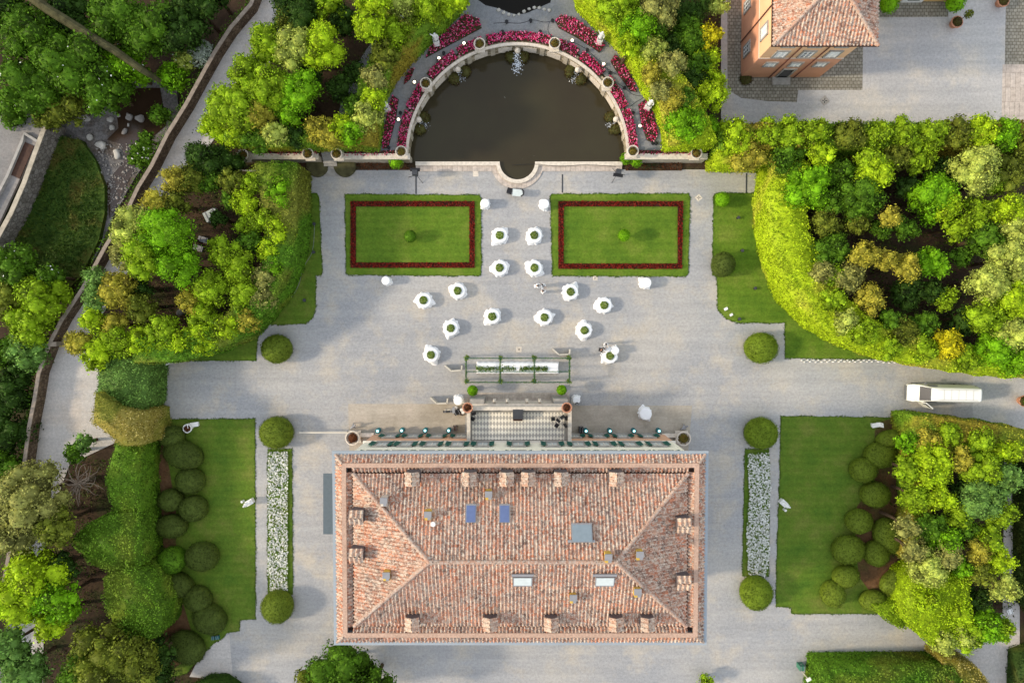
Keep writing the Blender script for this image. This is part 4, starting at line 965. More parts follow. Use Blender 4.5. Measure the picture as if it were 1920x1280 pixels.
def skylight(px, py, wpx, hpx, glass, up=.14, flash=None):
    c = on_roof(px, py, up); w_, h_ = PS(wpx, c.z), PS(hpx, c.z); s = (RZ1-RZ0)/(RY1-RYM) if c.y > RYM else -(RZ1-RZ0)/(RYM-RY0)
    ang = math.atan(s); Mx = Matrix.Rotation(-ang if c.y > RYM else -ang, 3, 'X'); q = vp(c.x, c.y, c.z)
    mm = MB(); mm.box(q, (w_+.16, h_/abs(math.cos(ang))+.16, .22), M=Mx); o = mm.build('skylight', M['greymetal'], main)
    mm = MB(); mm.box((q[0], q[1], q[2]+.13), (w_, h_/abs(math.cos(ang)), .04), M=Mx); mm.build('skylight_glass', M[glass], main)
skylight(883,962,17,28,'skyglass'); skylight(946,962,17,28,'skyglass'); skylight(1091,998,36,28,'tealglass' if 'tealglass' in M else 'glass', .3)
skylight(980,1089,33,17,'paleglass', .22); skylight(1134,1089,33,17,'paleglass', .22)
for x, y, w_ in ((1090,1014,52),(980,1078,42),(1134,1078,46)):
    c = on_roof(x, y, .28); q = vp(c.x, c.y, c.z); mm = MB(); mm.box(q, (PS(w_, c.z), .22, .12)); mm.build('flashing', M['greymetal'], main)
c = on_roof(812,982,.3); mm = MB(); mm.lathe(vp(c.x, c.y, c.z), [(.22,0),(.22,.08),(.05,.12)], 16); mm.tube([vp(c.x,c.y,c.z-.5), vp(c.x,c.y,c.z)], .03, 6); mm.build('satellite_dish', M['marble'], main)
# windows on all four faces; the north face traced from the photograph
def vwindow(x, zb, zt, wd, face='N', shutters=True, glass='paleglass', sw=None):
    if face == 'N': O2, ux, n = Vector((x, WY1, 0)), Vector((1,0,0)), Vector((0,1,0))
    elif face == 'S': O2, ux, n = Vector((x, WY0, 0)), Vector((-1,0,0)), Vector((0,-1,0))
    elif face == 'W': O2, ux, n = Vector((WX0, x, 0)), Vector((0,1,0)), Vector((-1,0,0))
    else: O2, ux, n = Vector((WX1, x, 0)), Vector((0,-1,0)), Vector((1,0,0))
    rz = math.atan2(ux.y, ux.x); O2 = O2-O_; h = zt-zb; zc = (zb+zt)/2
    f = MB()
    def bx(mb, u, z, d, sz): v = O2+ux*u+n*d; mb.box((v.x, v.y, z), sz, rz=rz)
    bx(f, 0, zt+.12, .06, (wd+.5,.18,.24)); bx(f, 0, zb-.08, .09, (wd+.4,.24,.14))
    for s in (-1, 1): bx(f, s*(wd/2+.08), zc, .05, (.16,.12,h))
    fr = f.build('window', M['greystone'], villa)
    p = MB(); bx(p, 0, zc, .015, (wd,.05,h)); p.build('pane', M[glass], fr)
    b2 = MB(); bx(b2, 0, zc, .05, (.07,.05,h)); bx(b2, 0, zb+h*.62, .05, (wd,.05,.07)); b2.build('mullion', M['whitetrim'], fr)
    if shutters:
        for s in (-1, 1):
            sm = MB(); sw_ = sw or wd*.52
            v = O2+ux*(s*(wd/2+.16+sw_*.46))+n*.17; sm.box((v.x, v.y, zc), (sw_,.06,h), rz=rz+s*.2)
            for k in range(7): sm.box((v.x+n.x*.03, v.y+n.y*.03, zb+h*(k+.5)/7), (sw_*.82,.05,.05), rz=rz+s*.2)
            sm.build('shutter', M['green'], fr)
UP = [(px-960)*(CH-7.4)/FPX for px in (712,758,807,856,904,972,1037,1087,1136,1185,1237)]
UP = [x for x in UP]
for i, x in enumerate(UP):
    vwindow(x, 5.75, 7.75, 1.05, 'N'); vwindow(x, 10.6, 12.6, 1.15, 'N')
    if i < 4 or i > 6: vwindow(x, 1.2, 2.8, 1.0, 'N')
for i in range(11):
    x = WX0+1.7+i*(WX1-WX0-3.4)/10
    for zb, zt in ((1.3,3.4),(6.0,8.7),(10.6,12.6)): vwindow(x, zb, zt, 1.15, 'S')
for i in range(5):
    y = WY0+1.8+i*(WY1-WY0-3.6)/4
    for zb, zt in ((1.3,3.4),(6.0,8.7),(10.6,12.6)): vwindow(y, zb, zt, 1.15, 'W'); vwindow(y, zb, zt, 1.15, 'E')
# cyan uplights at the foot of the facade
for k, (x, y) in enumerate([(708,810),(753,807),(797,807),(841,807),(1099,811),(1144,811),(1189,810),(1236,810)]):
    c = P(x, y, .8); e = empty('spotlight', (c.x, max(c.y, WY1+.45), 0))
    tag(e, 'cyan-lit spotlight at the villa foot, '+['far left','second from left','third from left','just left of the terrace','just right of the terrace','third from the right end','second from the right end','far right'][k], 'spotlight', 'cyan spotlights below the villa windows')
    mm = MB(); mm.lathe((0,0,0), [(.26,0),(.26,.1),(.08,.15),(.08,.4),(.22,.45),(.27,.8),(.27,.82)], 16); mm.build('housing', M['tealplastic'], e)
    mm = MB(); mm.lathe((0,0,.825), [(.14,0),(.12,.05),(.03,.08)], 16); mm.build('lens', M['cyanglow'], e)
# ---------------- terrace with stairs ----------------
TF = 4.9; tN = P(970, 769, TF).y; TL, TR = P(880, 790, TF+1).x-.25, P(1066, 790, TF+1).x+.3
te = empty('stone_terrace', ((TL+TR)/2, (tN+WY1)/2, 0)); tag(te, 'raised stone terrace with chequered floor in front of the villa', 'terrace'); TX, TY = te.location.x, te.location.y
yN = P(970, 763, TF+1.0).y
mm = MB(); mm.box((0, (yN+WY1+.15)/2-TY, (TF-.02)/2), (TR-TL, yN-WY1-.15, TF-.02)); mm.build('wall', M['palestone'], te)
mm = MB(); mm.box((0, (yN-.3+WY1+.16)/2-TY, TF-.01), (TR-TL-.4, yN-.3-WY1-.16, .04)); mm.build('border_paving', M['greystone'], te)
fx0, fx1 = P(885,790,TF).x, P(1058,790,TF).x; fy1 = P(970,772,TF).y
mm = MB(); mm.prism([(fx0-TX, WY1+.2-TY),(fx1-TX, WY1+.2-TY),(fx1-TX, fy1-TY),(fx0-TX, fy1-TY)], TF+.0, TF+.016); mm.build('chequered_floor', M['checker'], te)
for nm, cx, cy, dx, dy in (('parapet', 0, yN-.16-TY, TR-TL, .32),('parapet', TL+.17-TX, (yN+WY1)/2-TY, .34, yN-WY1-.3),('parapet', TR-.17-TX, (yN+WY1)/2-TY, .34, yN-WY1-.3)):
    mm = MB(); mm.box((cx, cy, TF+.45), (dx-.08, dy-.08, .95)); mm.box((cx, cy, TF+.97), (dx+.04, dy+.04, .12)); mm.build(nm, M['palestone'], te)
mm = MB(); mm.box((0, yN+.08-TY, TF-.3), (TR-TL-.2, .2, .18)); mm.build('cornice', M['palestone'], te)
for x in (927,951,988,1012):
    c = P(x, 753, 3.2); mm = MB(); mm.box((c.x-TX, yN+.28-TY, 3.2), (.34,.55,.5), taper=.6); mm.lathe((c.x-TX, yN+.32-TY, 3.4), [(.14,0),(.17,.15),(.05,.3)], 8); mm.build('bracket', M['palestone'], te)
for s in (-1, 1):
    mm = MB(); cx = (TR-TL)/2*s-s*.95; mm.box((cx, yN+.3-TY, 1.8), (1.7,.6,3.6), taper=.9); mm.build('buttress', M['greystone'], te)
for x, l in ((877,'left'),(1063,'right')):
    c = P(x, 764, TF+1.6); e = empty('terracotta_pot', (c.x, c.y, TF+1.03)); tag(e, 'terracotta pot with russet plant on the '+l+' front corner of the terrace', 'pot', 'pots on the terrace corners')
    mm = MB(); mm.lathe((0,0,0), [(.32,0),(.42,.3),(.52,.5),(.56,.52),(.56,.6),(.44,.6),(.42,.48),(.02,.47)], 20, cap=False); mm.build('pot', M['terracotta'], e, smooth=True)
    leafball(.36, 120, .13, 'rustleaf', e, (0,0,.5), 'plant', .5)
sheet('forecourt_slabs', [(876,736),(1068,736),(1068,765),(876,765)], .01, 'stonepave')
# black stage block, chairs, stands on the terrace
c = P(971,775,TF+1.2); e = empty('stage_box', (c.x, c.y-.1, TF+.02)); tag(e, 'tall black box standing in the middle of the terrace front', 'box')
mm = MB(); mm.box((0,.0,.55), (1.05,1.0,1.1)); mm.build('cabinet', M['charcoal'], e); mm = MB(); mm.box((0,-.62,.35), (1.0,.25,.7)); mm.build('step', M['brown'], e)
def fold_chair(px, py, rz, z0, label, mat='black'):
    c = P(px, py, z0+.45); e = empty('folding_chair', (c.x, c.y, z0), rz); tag(e, label, 'chair', 'black folding chairs on the terrace')
    mm = MB(); mm.box((0,0,.45), (.40,.40,.04)); mm.build('seat', M[mat], e)
    mm = MB(); mm.box((-.2,0,.72), (.03,.40,.22)); mm.build('backrest', M[mat], e)
    for sx in (-1,1):
        for sy in (-1,1): mm = MB(); mm.tube([(sx*.17,sy*.17,0),(sx*.15,sy*.17,.45)], .018, 5); mm.build('leg', M['greymetal'], e)
fold_chair(1037,785,.1,TF+.02,'black folding chair farthest left of the right-hand terrace gear'); fold_chair(1044,797,1,TF+.02,'black folding chair nearest the villa on the terrace')
fold_chair(1062,783,2,TF+.02,'black folding chair beside the right parapet of the terrace'); fold_chair(886,785,2.6,TF+.02,'black folding chair near the left parapet of the terrace')
def mstand(px, py, rz, z0, label, h=1.2):
    c = P(px, py, z0+h); e = empty('music_stand', (c.x, c.y, z0), rz); tag(e, label, 'music stand', 'thin black music stands on the terrace')
    mm = MB(); mm.tube([(0,0,.3),(0,0,h)], .015, 5); mm.build('pole', M['black'], e)
    mm = MB(); mm.box((0,.05,h), (.48,.10,.32), M=Matrix.Rotation(.7,3,'X')); mm.build('desk', M['black'], e)
    for k in range(3): a = k*2.09; mm = MB(); mm.tube([(0,0,.35),(.3*math.cos(a),.3*math.sin(a),0)], .012, 5); mm.build('leg', M['black'], e)
mstand(1055,782,.6,TF+.02,'music stand nearest the right corner pot on the terrace'); mstand(1046,789,-.7,TF+.02,'music stand between the two black chairs on the terrace'); mstand(889,776,.4,TF+.02,'music stand near the left corner pot on the terrace')
mstand(1061,797,2.2,TF+.02,'music stand beside the right parapet, nearest the villa')
# gear left of the terrace
def case(px, py, d, rz, label, mat='black', z0=0, name='equipment_case', cat='equipment case'):
    c = P(px, py, d[2]); e = empty(name, (c.x, c.y, z0), rz); tag(e, label, cat)
    mm = MB(); mm.box((0,0,d[2]/2+.02), d); mm.build('body', M[mat], e); mm = MB()
    for s in (-1,1): mm.box((s*d[0]*.3,0,d[2]+.03), (d[0]*.08,d[1]*1.02,.04))
    mm.box((0,d[1]/2+.02,d[2]*.6), (.2,.04,.06)); mm.build('trim', M['greymetal'], e)
case(850.5,769,(.3,.65,.75),.05,'grey upright case left of the terrace wall','silver'); case(857,773,(.7,.5,.5),.5,'black case at the foot of the left terrace wall')
case(865,775,(.5,.4,.45),-.3,'small brown-black case against the left terrace wall','brown'); case(840,771.5,(1.1,.22,.35),.05,'long low black case pointing away from the terrace','charcoal')
case(841,768,(.9,.14,.5),.05,'thin pale trolley next to the long black case','creamfab')
for x, y, l in ((855,764,'white stool between the grey case and star table'),(865,768,'pale stool touching the left terrace wall'),(868,773,'white stool nearest the left corner of the terrace')):
    c = P(x, y, .5); e = empty('stool', (c.x, c.y, 0)); tag(e, l, 'stool'); mm = MB(); mm.lathe((0,0,.45), [(.17,0),(.18,.04),(.16,.06)], 12); mm.build('seat', M['marble'], e)
    for k in range(4): a = k*1.57+.4; mm = MB(); mm.tube([(.1*math.cos(a),.1*math.sin(a),.45),(.15*math.cos(a),.15*math.sin(a),0)], .014, 5); mm.build('leg', M['greymetal'], e)
case(853,803,(.45,.5,.8),0,'dark bin in the left corner between terrace and facade','brown', name='bin', cat='bin'); case(1090,806,(.5,.6,.8),0,'black bin in the right corner between terrace and facade','black', name='bin', cat='bin')
c = P(1082,757,1.15); e = empty('table_lamp', (c.x, c.y, 1.11)); tag(e, 'small curved black lamp on the table right of the terrace', 'lamp'); mm = MB(); mm.tube([(.12,0,.0),(.1,.1,.05),(0,.16,.08),(-.13,.1,.05),(-.12,-.08,.02)], .05, 6); mm.build('arm', M['black'], e)
# folding screens
def screen(px, py, rz, label, segs=((-.55,.35,.9),(.35,0,1.4))):
    c = P(px, py, .6); e = empty('folding_screen', (c.x, c.y, 0), rz); tag(e, label, 'screen', 'cream folding screens')
    x, y, a = -1.2, .45, -.7
    for L, a in ((.95,-.75),(1.15,.03),(.55,1.45)):
        dx, dy = L*math.cos(a), L*math.sin(a); mm = MB(); mm.box((x+dx/2, y+dy/2, .6), (L,.06,1.1), rz=a); mm.box((x+dx/2, y+dy/2, 1.16), (L,.16,.05), rz=a); mm.build('panel', M['creamfab'], e)
        mm = MB(); mm.tube([(x,y,0),(x,y,1.16)], .03, 5); mm.build('post', M['creamfab'], e); x += dx; y += dy
screen(828,752,0,'cream folding screen left of the terrace near the star-shaped table'); screen(855,691,.05,'cream folding screen touching the left end of the garland frame'); screen(1056,661,.02,'cream folding screen above the right end of the garland frame')
# ---------------- garland pergola and long table ----------------
PZ = 2.5; xs = [874,938,1002,1068]; yt, ym, yb = 671.5, 696.5, 716.5
c = P(971, 694, 0); e = empty('garland_frame', (c.x, c.y, 0)); tag(e, 'open metal frame wound with green garlands over the long table', 'pergola')
def W3(px, py, z): v = P(px, py, z); return Vector((v.x-c.x, v.y-c.y, z))
def garland(pts, r, n, leaf=.10, name='garland'):
    A = [Vector(p) for p in pts]; out = []
    for k in range(n):
        i = random.randrange(len(A)-1); out.append(A[i].lerp(A[i+1], random.random()))
    out = np.array([p[:] for p in out])+rng.normal(size=(n,3))*r; LV, LQ = leaves(out, rand_dirs(n), leaf)
    mesh_np(name, LV, LQ, np.zeros((0,3), int), LM['garland'], e)
for y, k in ((yt,900),(ym,500),(yb,1100)):
    a, b = W3(xs[0], y, PZ), W3(xs[-1], y, PZ); mm = MB(); mm.tube([a, b], .045, 6); mm.build('rail', M['green'], e); garland([a, b], .045, k)
for x in xs:
    a, b = W3(x, yt, PZ), W3(x, yb, PZ); mm = MB(); mm.tube([a, b], .045, 6); mm.build('crossbar', M['green'], e); garland([a, b], .06, 520)
    for y in (yt, yb):
        t_ = W3(x, y, PZ); mm = MB(); mm.tube([(t_.x, t_.y, 0), t_], .035, 6); mm.build('post', M['greymetal'], e); garland([(t_.x, t_.y, .1), t_], .12, 320, .13)
a, b = P(893,679,.78), P(1048,701,.78); cx, cy = (a.x+b.x)/2, (a.y+b.y)/2; hx, hy = (b.x-a.x)/2-.12, abs(a.y-b.y)/2-.12
e = empty('banquet_table', (cx, cy, 0)); tag(e, 'long white draped banquet table under the garland frame', 'table')
n = 160; vs = []; fs = []; A = np.linspace(0, 1, n, endpoint=False)
def rp(u, gx_, gy_):
    L = 4*(gx_+gy_); s_ = u*L
    if s_ < 2*gx_: return (-gx_+s_, -gy_)
    s_ -= 2*gx_
    if s_ < 2*gy_: return (gx_, -gy_+s_)
    s_ -= 2*gy_
    if s_ < 2*gx_: return (gx_-s_, gy_)
    return (-gx_, gy_-(s_-2*gx_))
for k, (g2, z) in enumerate(((0,.78),(.03,.74),(.08,.4),(.14,.04))):
    for i, u in enumerate(A): f = 1+k*.012*math.sin(i*1.3+k); x, y = rp(u, hx+g2, hy+g2); vs.append((x*(1+k*.0015*math.sin(i*.9)), y*f, z))
for k in range(3): fs += [(k*n+(i+1)%n, k*n+i, (k+1)*n+i, (k+1)*n+(i+1)%n) for i in range(n)]
fs.append(tuple(range(n))); mm = MB(); mm.add(vs, fs); mm.build('tablecloth', M['cloth'], e, smooth=False)
for sx in (-1,0,1):
    for sy in (-1,1): mm = MB(); mm.tube([(sx*hx*.9,sy*hy*.7,0),(sx*hx*.9,sy*hy*.7,.74)], .03, 6); mm.build('leg', M['greymetal'], e)
r_ = empty('table_runner', (cx, cy, .785)); tag(r_, 'green foliage runner along the long banquet table', 'centrepiece')
for xa, xb in ((892,967),(974,1027)):
    q0, q1 = P(xa, 691, .85), P(xb, 691, .85); n = 480; u = rng.random(n)
    pts = np.column_stack([q0.x+(q1.x-q0.x)*u-cx, q0.y-cy+rng.normal(size=n)*.13, .05+rng.random(n)*.12]); LV, LQ = leaves(pts, np.tile([0,0,1.], (n,1)), .17)
    mesh_np('garland', LV, LQ, np.zeros((0,3), int), LM['garland'], r_)
# potted ball trees in front of the terrace
def ball_tree(px, py, rpx, zc, col, label, pot=True, z0=0, n=900, leaf=.12, group=None, cat='ball tree'):
    c = P(px, py, zc); r = PS(rpx, zc); e = empty('ball_tree', (c.x, c.y, z0)); tag(e, label, cat, group)
    q = rand_dirs(n); p = q*r*(.93+.12*rng.random((n,1))); LV, LQ = leaves(p, q, leaf, .7); cv, cf = ico(3); co = cv*r*.9
    mesh_np('crown', np.vstack([co, LV]), LQ+len(co), cf, LM[col], e, (0,0,zc-z0)); mm = MB(); mm.tube([(0,0,.1),(0,0,zc-z0)], [.06,.05], 7); mm.build('trunk', M['bark'], e)
    if pot: mm = MB(); mm.lathe((0,0,0), [(.22,0),(.32,.4),(.34,.45),(.28,.45),(.26,.38),(.01,.37)], 14, cap=False); mm.build('pot', M['terracotta'], e)
ball_tree(886,732,10,2.0,'bright','bright green ball tree in front of the left end of the terrace'); ball_tree(1053,731,9.5,2.0,'bright','bright green ball tree in front of the right end of the terrace')
ball_tree(769,443,11.5,1.0,'green','round shrub in the middle of the shaded left parterre lawn', False); ball_tree(1170,441,11.3,1.5,'bright','sunlit round shrub in the middle of the right parterre lawn', False)
ball_tree(1354,374,14,1.0,'bright','bright green round shrub at the top of the far right lawn', False)
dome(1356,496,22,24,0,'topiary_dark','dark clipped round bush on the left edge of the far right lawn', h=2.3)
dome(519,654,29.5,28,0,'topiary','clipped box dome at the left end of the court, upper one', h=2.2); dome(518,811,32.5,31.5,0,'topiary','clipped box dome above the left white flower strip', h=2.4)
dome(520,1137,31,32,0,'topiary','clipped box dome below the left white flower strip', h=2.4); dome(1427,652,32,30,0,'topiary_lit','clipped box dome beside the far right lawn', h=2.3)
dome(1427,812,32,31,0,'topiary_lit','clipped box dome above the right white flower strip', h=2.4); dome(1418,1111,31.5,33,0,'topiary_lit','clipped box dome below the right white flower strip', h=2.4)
# ---------------- orange house ----------------
_a, _b = P(1389,145,0), P(1536,145,0); HX0, HX1, HY0, HE_ = _a.x, _b.x, _a.y, 10.8; HY1 = HY0+15; _c, _d = P(1448,86,HE_), P(1646,86,HE_)
ho = Vector(((HX0+HX1)/2, (HY0+HY1)/2, 0)); house = empty('orange_house', ho); tag(house, 'three-storey orange house with tiled hip roof and white windows', 'house')
mm = MB(); mm.box((0,0,2.77), (HX1-HX0, HY1-HY0, 5.54)); mm.build('lower_wall', M['orange'], house)
mm = MB(); mm.box((0,0,(5.54+HE_)/2), (HX1-HX0-.04, HY1-HY0-.04, HE_-5.54)); mm.build('upper_wall', M['orangetop'], house)
mm = MB(); mm.box((0,0,5.55), (HX1-HX0+.06, HY1-HY0+.06, .07)); mm.build('string_course', M['whitetrim'], house)
e0x, e1x, e0y, e1y = _c.x, _d.x, _c.y, HY1+.62; zt = HE_+2.5; rxm = (e0x+e1x)/2; rn = (e1x-e0x)/2
mb = MB(); dz = zt-HE_; W_ = e1x-e0x; D_ = e1y-e0y; H_ = math.hypot(rn, dz)
slope3(mb, Vector((e0x,e0y,HE_))-ho, Vector((e1x,e0y,HE_))-ho, Vector((rxm,e0y+rn,zt))-ho, lambda u: 0, lambda u: H_*max(0, min(u/rn, (W_-u)/rn)), seed=31, pitch=.34)
slope3(mb, Vector((e1x,e1y,HE_))-ho, Vector((e0x,e1y,HE_))-ho, Vector((rxm,e1y-rn,zt))-ho, lambda u: 0, lambda u: H_*max(0, min(u/rn, (W_-u)/rn)), seed=32, pitch=.34)
slope3(mb, Vector((e0x,e1y,HE_))-ho, Vector((e0x,e0y,HE_))-ho, Vector((rxm,e1y-rn,zt))-ho, lambda u: 0, lambda u: H_*max(0, min(1, u/rn, (D_-u)/rn)), seed=33, pitch=.34)
slope3(mb, Vector((e1x,e0y,HE_))-ho, Vector((e1x,e1y,HE_))-ho, Vector((rxm,e1y-rn,zt))-ho, lambda u: 0, lambda u: H_*max(0, min(1, u/rn, (D_-u)/rn)), seed=34, pitch=.34)
hr = mb.build('roof', M['tile'], house)
mb = MB()
for k, (a, b) in enumerate([((rxm,e0y+rn,zt),(rxm,e1y-rn,zt)),((e0x,e0y,HE_),(rxm,e0y+rn,zt)),((e1x,e0y,HE_),(rxm,e0y+rn,zt)),((e0x,e1y,HE_),(rxm,e1y-rn,zt)),((e1x,e1y,HE_),(rxm,e1y-rn,zt))]): cap_line(mb, Vector(a)-ho+Vector((0,0,.06)), Vector(b)-ho+Vector((0,0,.06)), .19, .45, k)
mb.build('ridge_tiles', M['tile_cap'], hr)
mm = MB(); ex_, ey_ = (e0x+e1x)/2-ho.x, (e0y+e1y)/2-ho.y; mm.box((ex_,ey_,HE_-.1), (W_-.02, D_-.02, .14)); mm.box((ex_, ey_-D_/2-.04, HE_), (W_+.2,.12,.12)); mm.box((ex_-W_/2-.04, ey_, HE_), (.12,D_,.12)); mm.build('gutter', M['brown'], house)
def hwin(x, y, z, wd, h, face, glass='marble', door=False, shut=False):
    rz = 0 if face == 'S' else -math.pi/2; n = Vector((0,-1,0)) if face == 'S' else Vector((-1,0,0)); ux = Vector((1,0,0)) if face == 'S' else Vector((0,-1,0))
    o_ = Vector((x, y, 0))-ho; f = MB()
    def bx(mb, u, zz, d, sz): v = o_+ux*u+n*d; mb.box((v.x, v.y, zz), sz, rz=rz)
    for s in (-1, 1): bx(f, s*(wd/2+.09), z, .04, (.18,.12,h+.3)); bx(f, 0, z+s*(h/2+.1), .045, (wd+.36,.14,.2))
    fr = f.build('door' if door else 'window', M['greystone'], house)
    p = MB(); bx(p, 0, z, .02, (wd,.06,h)); p.build('pane', M['darkglass' if door else glass], fr)
    if not door:
        q = MB(); bx(q, 0, z, .06, (.09,.06,h)); 
        for k in (-1,0,1): bx(q, 0, z+k*h*.3, .055, (wd,.05,.05))
        for s in (-1,1): bx(q, s*(wd/2-.05), z, .06, (.1,.06,h))
        q.build('frame', M['marble'], fr)
HWX = [HX0+1.8, HX0+4.45, HX0+7.1]
for x in HWX:
    hwin(x, HY0, 6.75, 1.05, 1.5, 'S', 'marble' if x != HWX[1] else 'glass'); hwin(x, HY0, 3.95, 1.0, .95, 'S', 'paleglass'); hwin(x, HY0, 9.3, 1.05, 1.3, 'S')
hwin(HWX[1], HY0, 1.35, 1.15, 2.3, 'S', door=True)
mm = MB(); v = Vector((HWX[1], HY0-.45, .12))-ho; mm.box((v.x, v.y, .1), (2.0,.9,.2)); mm.build('doorstep', M['greystone'], house)
for y in (HY0+2.3, HY0+7.0, HY0+11.5): hwin(HX0, y, 2.0, .95, 1.7, 'W', 'darkglass'); hwin(HX0, y-.2, 7.1, 1.0, 1.7, 'W', 'marble')
for x in (HX0+3.1, HX0+5.85): mm = MB(); v = Vector((x, HY0-.09, 0))-ho; mm.tube([(v.x, v.y, 0), (v.x, v.y, HE_-.1)], .06, 6); mm.build('drainpipe', M['drainpipe'], house)
mm = MB(); v = Vector((HX0-.09, HY0+3.8, 0))-ho; mm.tube([(v.x, v.y, 0), (v.x, v.y, HE_-.1)], .06, 6); mm.build('drainpipe', M['drainpipe'], house)
# yellow house at the top edge
yh = Vector((45.0, 39.2, 0)); e = empty('yellow_house', yh); tag(e, 'yellow house with a white doorway at the top edge', 'house')
mm = MB(); mm.box((0,0,3.5), (7.2,8.4,7.0)); mm.build('wall', M['yellowplaster'], e)
mm = MB(); mm.box((-.8,-4.22,1.5), (2.4,.2,3.0)); d_ = mm.build('doorway', M['marble'], e); mm = MB(); mm.box((-.8,-4.34,1.7), (1.3,.06,2.3)); mm.build('door_glass', M['darkglass'], d_)
mb = MB()
slope3(mb, (-4.1,-4.8,7), (4.1,-4.8,7), (-4.1,0,9), lambda u: 0, lambda u: math.hypot(4.8,2), seed=51); slope3(mb, (4.1,4.8,7), (-4.1,4.8,7), (4.1,0,9), lambda u: 0, lambda u: math.hypot(4.8,2), seed=52)
mb.build('roof', M['tile'], e)
# potted plants of the courtyard
def pot_tree(px, py, label, hgt=1.7, tilt=0, col='olive', r=.42):
    c = P(px, py, 0); e = empty('potted_tree', (c.x, c.y, 0)); tag(e, label, 'potted tree')
    mm = MB(); mm.lathe((0,0,0), [(.38,0),(.55,.45),(.6,.7),(.66,.72),(.66,.82),(.5,.82),(.5,.72),(.02,.7)], 20, cap=False); mm.build('pot', M['terracotta'], e, smooth=True)
    leafball(r*1.3, 300, .15, 'moss', e, (0,0,.8), 'undergrowth', .5); t_ = leafball(r, 320, .16, col, e, (0,0,.9+hgt), 'foliage', 1.5, .5)
    mm = MB(); mm.tube([(0,0,.7),(0,0,1.0+hgt)], [.05,.03], 6); mm.build('trunk', M['bark'], e)
pot_tree(1786, 47, 'potted olive tree alone on the open courtyard'); pot_tree(1872, 8, 'terracotta potted plant at the top edge near the right-hand paving', 1.2)
for x, y, l in ((1792,4,'leafy shrub by the corner of the yellow house'),(1668,6,'leafy vine between the two houses')):
    c = P(x, y, 1.4); e = empty('shrub', (c.x, c.y, 0)); tag(e, l, 'shrub'); leafball(1.1, 420, .2, 'bright', e, (0,0,1.2), 'foliage', .8); mm = MB(); mm.tube([(0,0,0),(0,0,1.2)], .05, 6); mm.build('stem', M['bark'], e)
c = P(1400,146,.4); e = empty('shrub', (c.x, c.y, 0)); tag(e, 'low dark shrub at the foot of the orange house corner', 'shrub'); leafball(.8, 260, .16, 'moss', e, (0,0,.1), 'foliage', .6)
# drains
def drain(px, py, s, rz, label, mat='palestone', grate=True):
    c = P(px, py, 0); e = empty('drain_cover', (c.x, c.y, .006), R(rz)); tag(e, label, 'drain cover')
    mm = MB(); mm.box((0,0,.012), (s,s,.024)); mm.build('slab', M[mat], e)
    if grate:
        mm = MB()
        for a in (45,135):
            for k in (-1,1): mm.box((math.cos(R(a))*k*s*.2, math.sin(R(a))*k*s*.2, .028), (s*.27,s*.09,.012), rz=R(a))
        mm.build('grate', M['black'], e)
drain(973,655,.6,0,'square drain cover with an X of slots above the garland frame'); drain(1116,521,.52,0,'square drain cover with an X of slots below the right lawn')
drain(1310,371,.62,40,'small turned drain cover right of the right parterre lawn'); drain(1546,189,.85,40,'turned square drain cover in the gravel yard by the orange house','greystone'); drain(892,326,.62,0,'pale square well stone below the pond rim', grate=False)
for x, y0_, y1_, l in ((780,328,364,'long narrow drain slot above the left parterre lawn'),(1054.5,327,361,'long narrow drain slot above the right parterre lawn'),(579,325,362,'long narrow drain slot beside the left clipped grove'),(1399.5,325,366,'long narrow drain slot by the right clipped grove')):
    a, b = P(x, y0_, 0), P(x, y1_, 0); mm = MB(); mm.box((0,0,.01), (.15, a.y-b.y, .02)); o = mm.build('drain_channel', M['charcoal']); o.location = ((a.x+b.x)/2, (a.y+b.y)/2, .004); tag(o, l, 'drain')
# speakers and console by the pond
def speaker(px, py, rz, label):
    c = P(px, py, 1.8); e = empty('loudspeaker', (c.x, c.y, 0), rz); tag(e, label, 'loudspeaker')
    mm = MB(); mm.box((0,0,1.75), (.62,.55,.8), taper=.9); mm.build('cabinet', M['charcoal'], e); mm = MB(); mm.box((0,.36,1.7), (1.05,.32,.3)); mm.build('light_bar', M['black'], e)
    mm = MB(); mm.tube([(0,0,.3),(0,0,1.4)], .03, 6); mm.build('pole', M['black'], e)
    for k in range(3): a = k*2.09-.9; mm = MB(); mm.tube([(0,0,.75),(1.0*math.cos(a),1.0*math.sin(a),0)], .025, 5); mm.build('leg', M['black'], e)
speaker(778,324,0,'black loudspeaker on a tripod at the left end of the pond rim'); speaker(1160,322,3.0,'black loudspeaker on a tripod at the right end of the pond rim')
c = P(955,357,.7); e = empty('equipment_cabinet', (c.x, c.y, 0), -.3); tag(e, 'black speaker box at the tip of the pond bay', 'speaker'); mm = MB(); mm.box((0,0,.4), (.5,.55,.8)); mm.build('body', M['black'], e)
mm = MB(); mm.box((0,-.29,.4), (.4,.03,.6)); mm.build('grille', M['charcoal'], e)
c = P(970,361,.8); e = empty('piano', (c.x, c.y, 0), -.05); tag(e, 'small white lounge piano with black stool side facing the pond bay', 'piano')
mm = MB(); mm.prism([(-.55,-.4),(.35,-.42),(.62,-.15),(.45,.3),(-.5,.38)], .65, .88, bottom=True); mm.build('body', M['paleglass'], e)
mm = MB(); mm.tube([(.42,-.4,.86),(.68,-.2,.9),(.72,.15,.9),(.5,.36,.88)], .07, 6); mm.build('trim', M['black'], e)
for x_, y_ in ((-.4,-.3),(-.4,.3),(.4,0)): mm = MB(); mm.tube([(x_,y_,0),(x_,y_,.66)], .04, 6); mm.build('leg', M['black'], e)
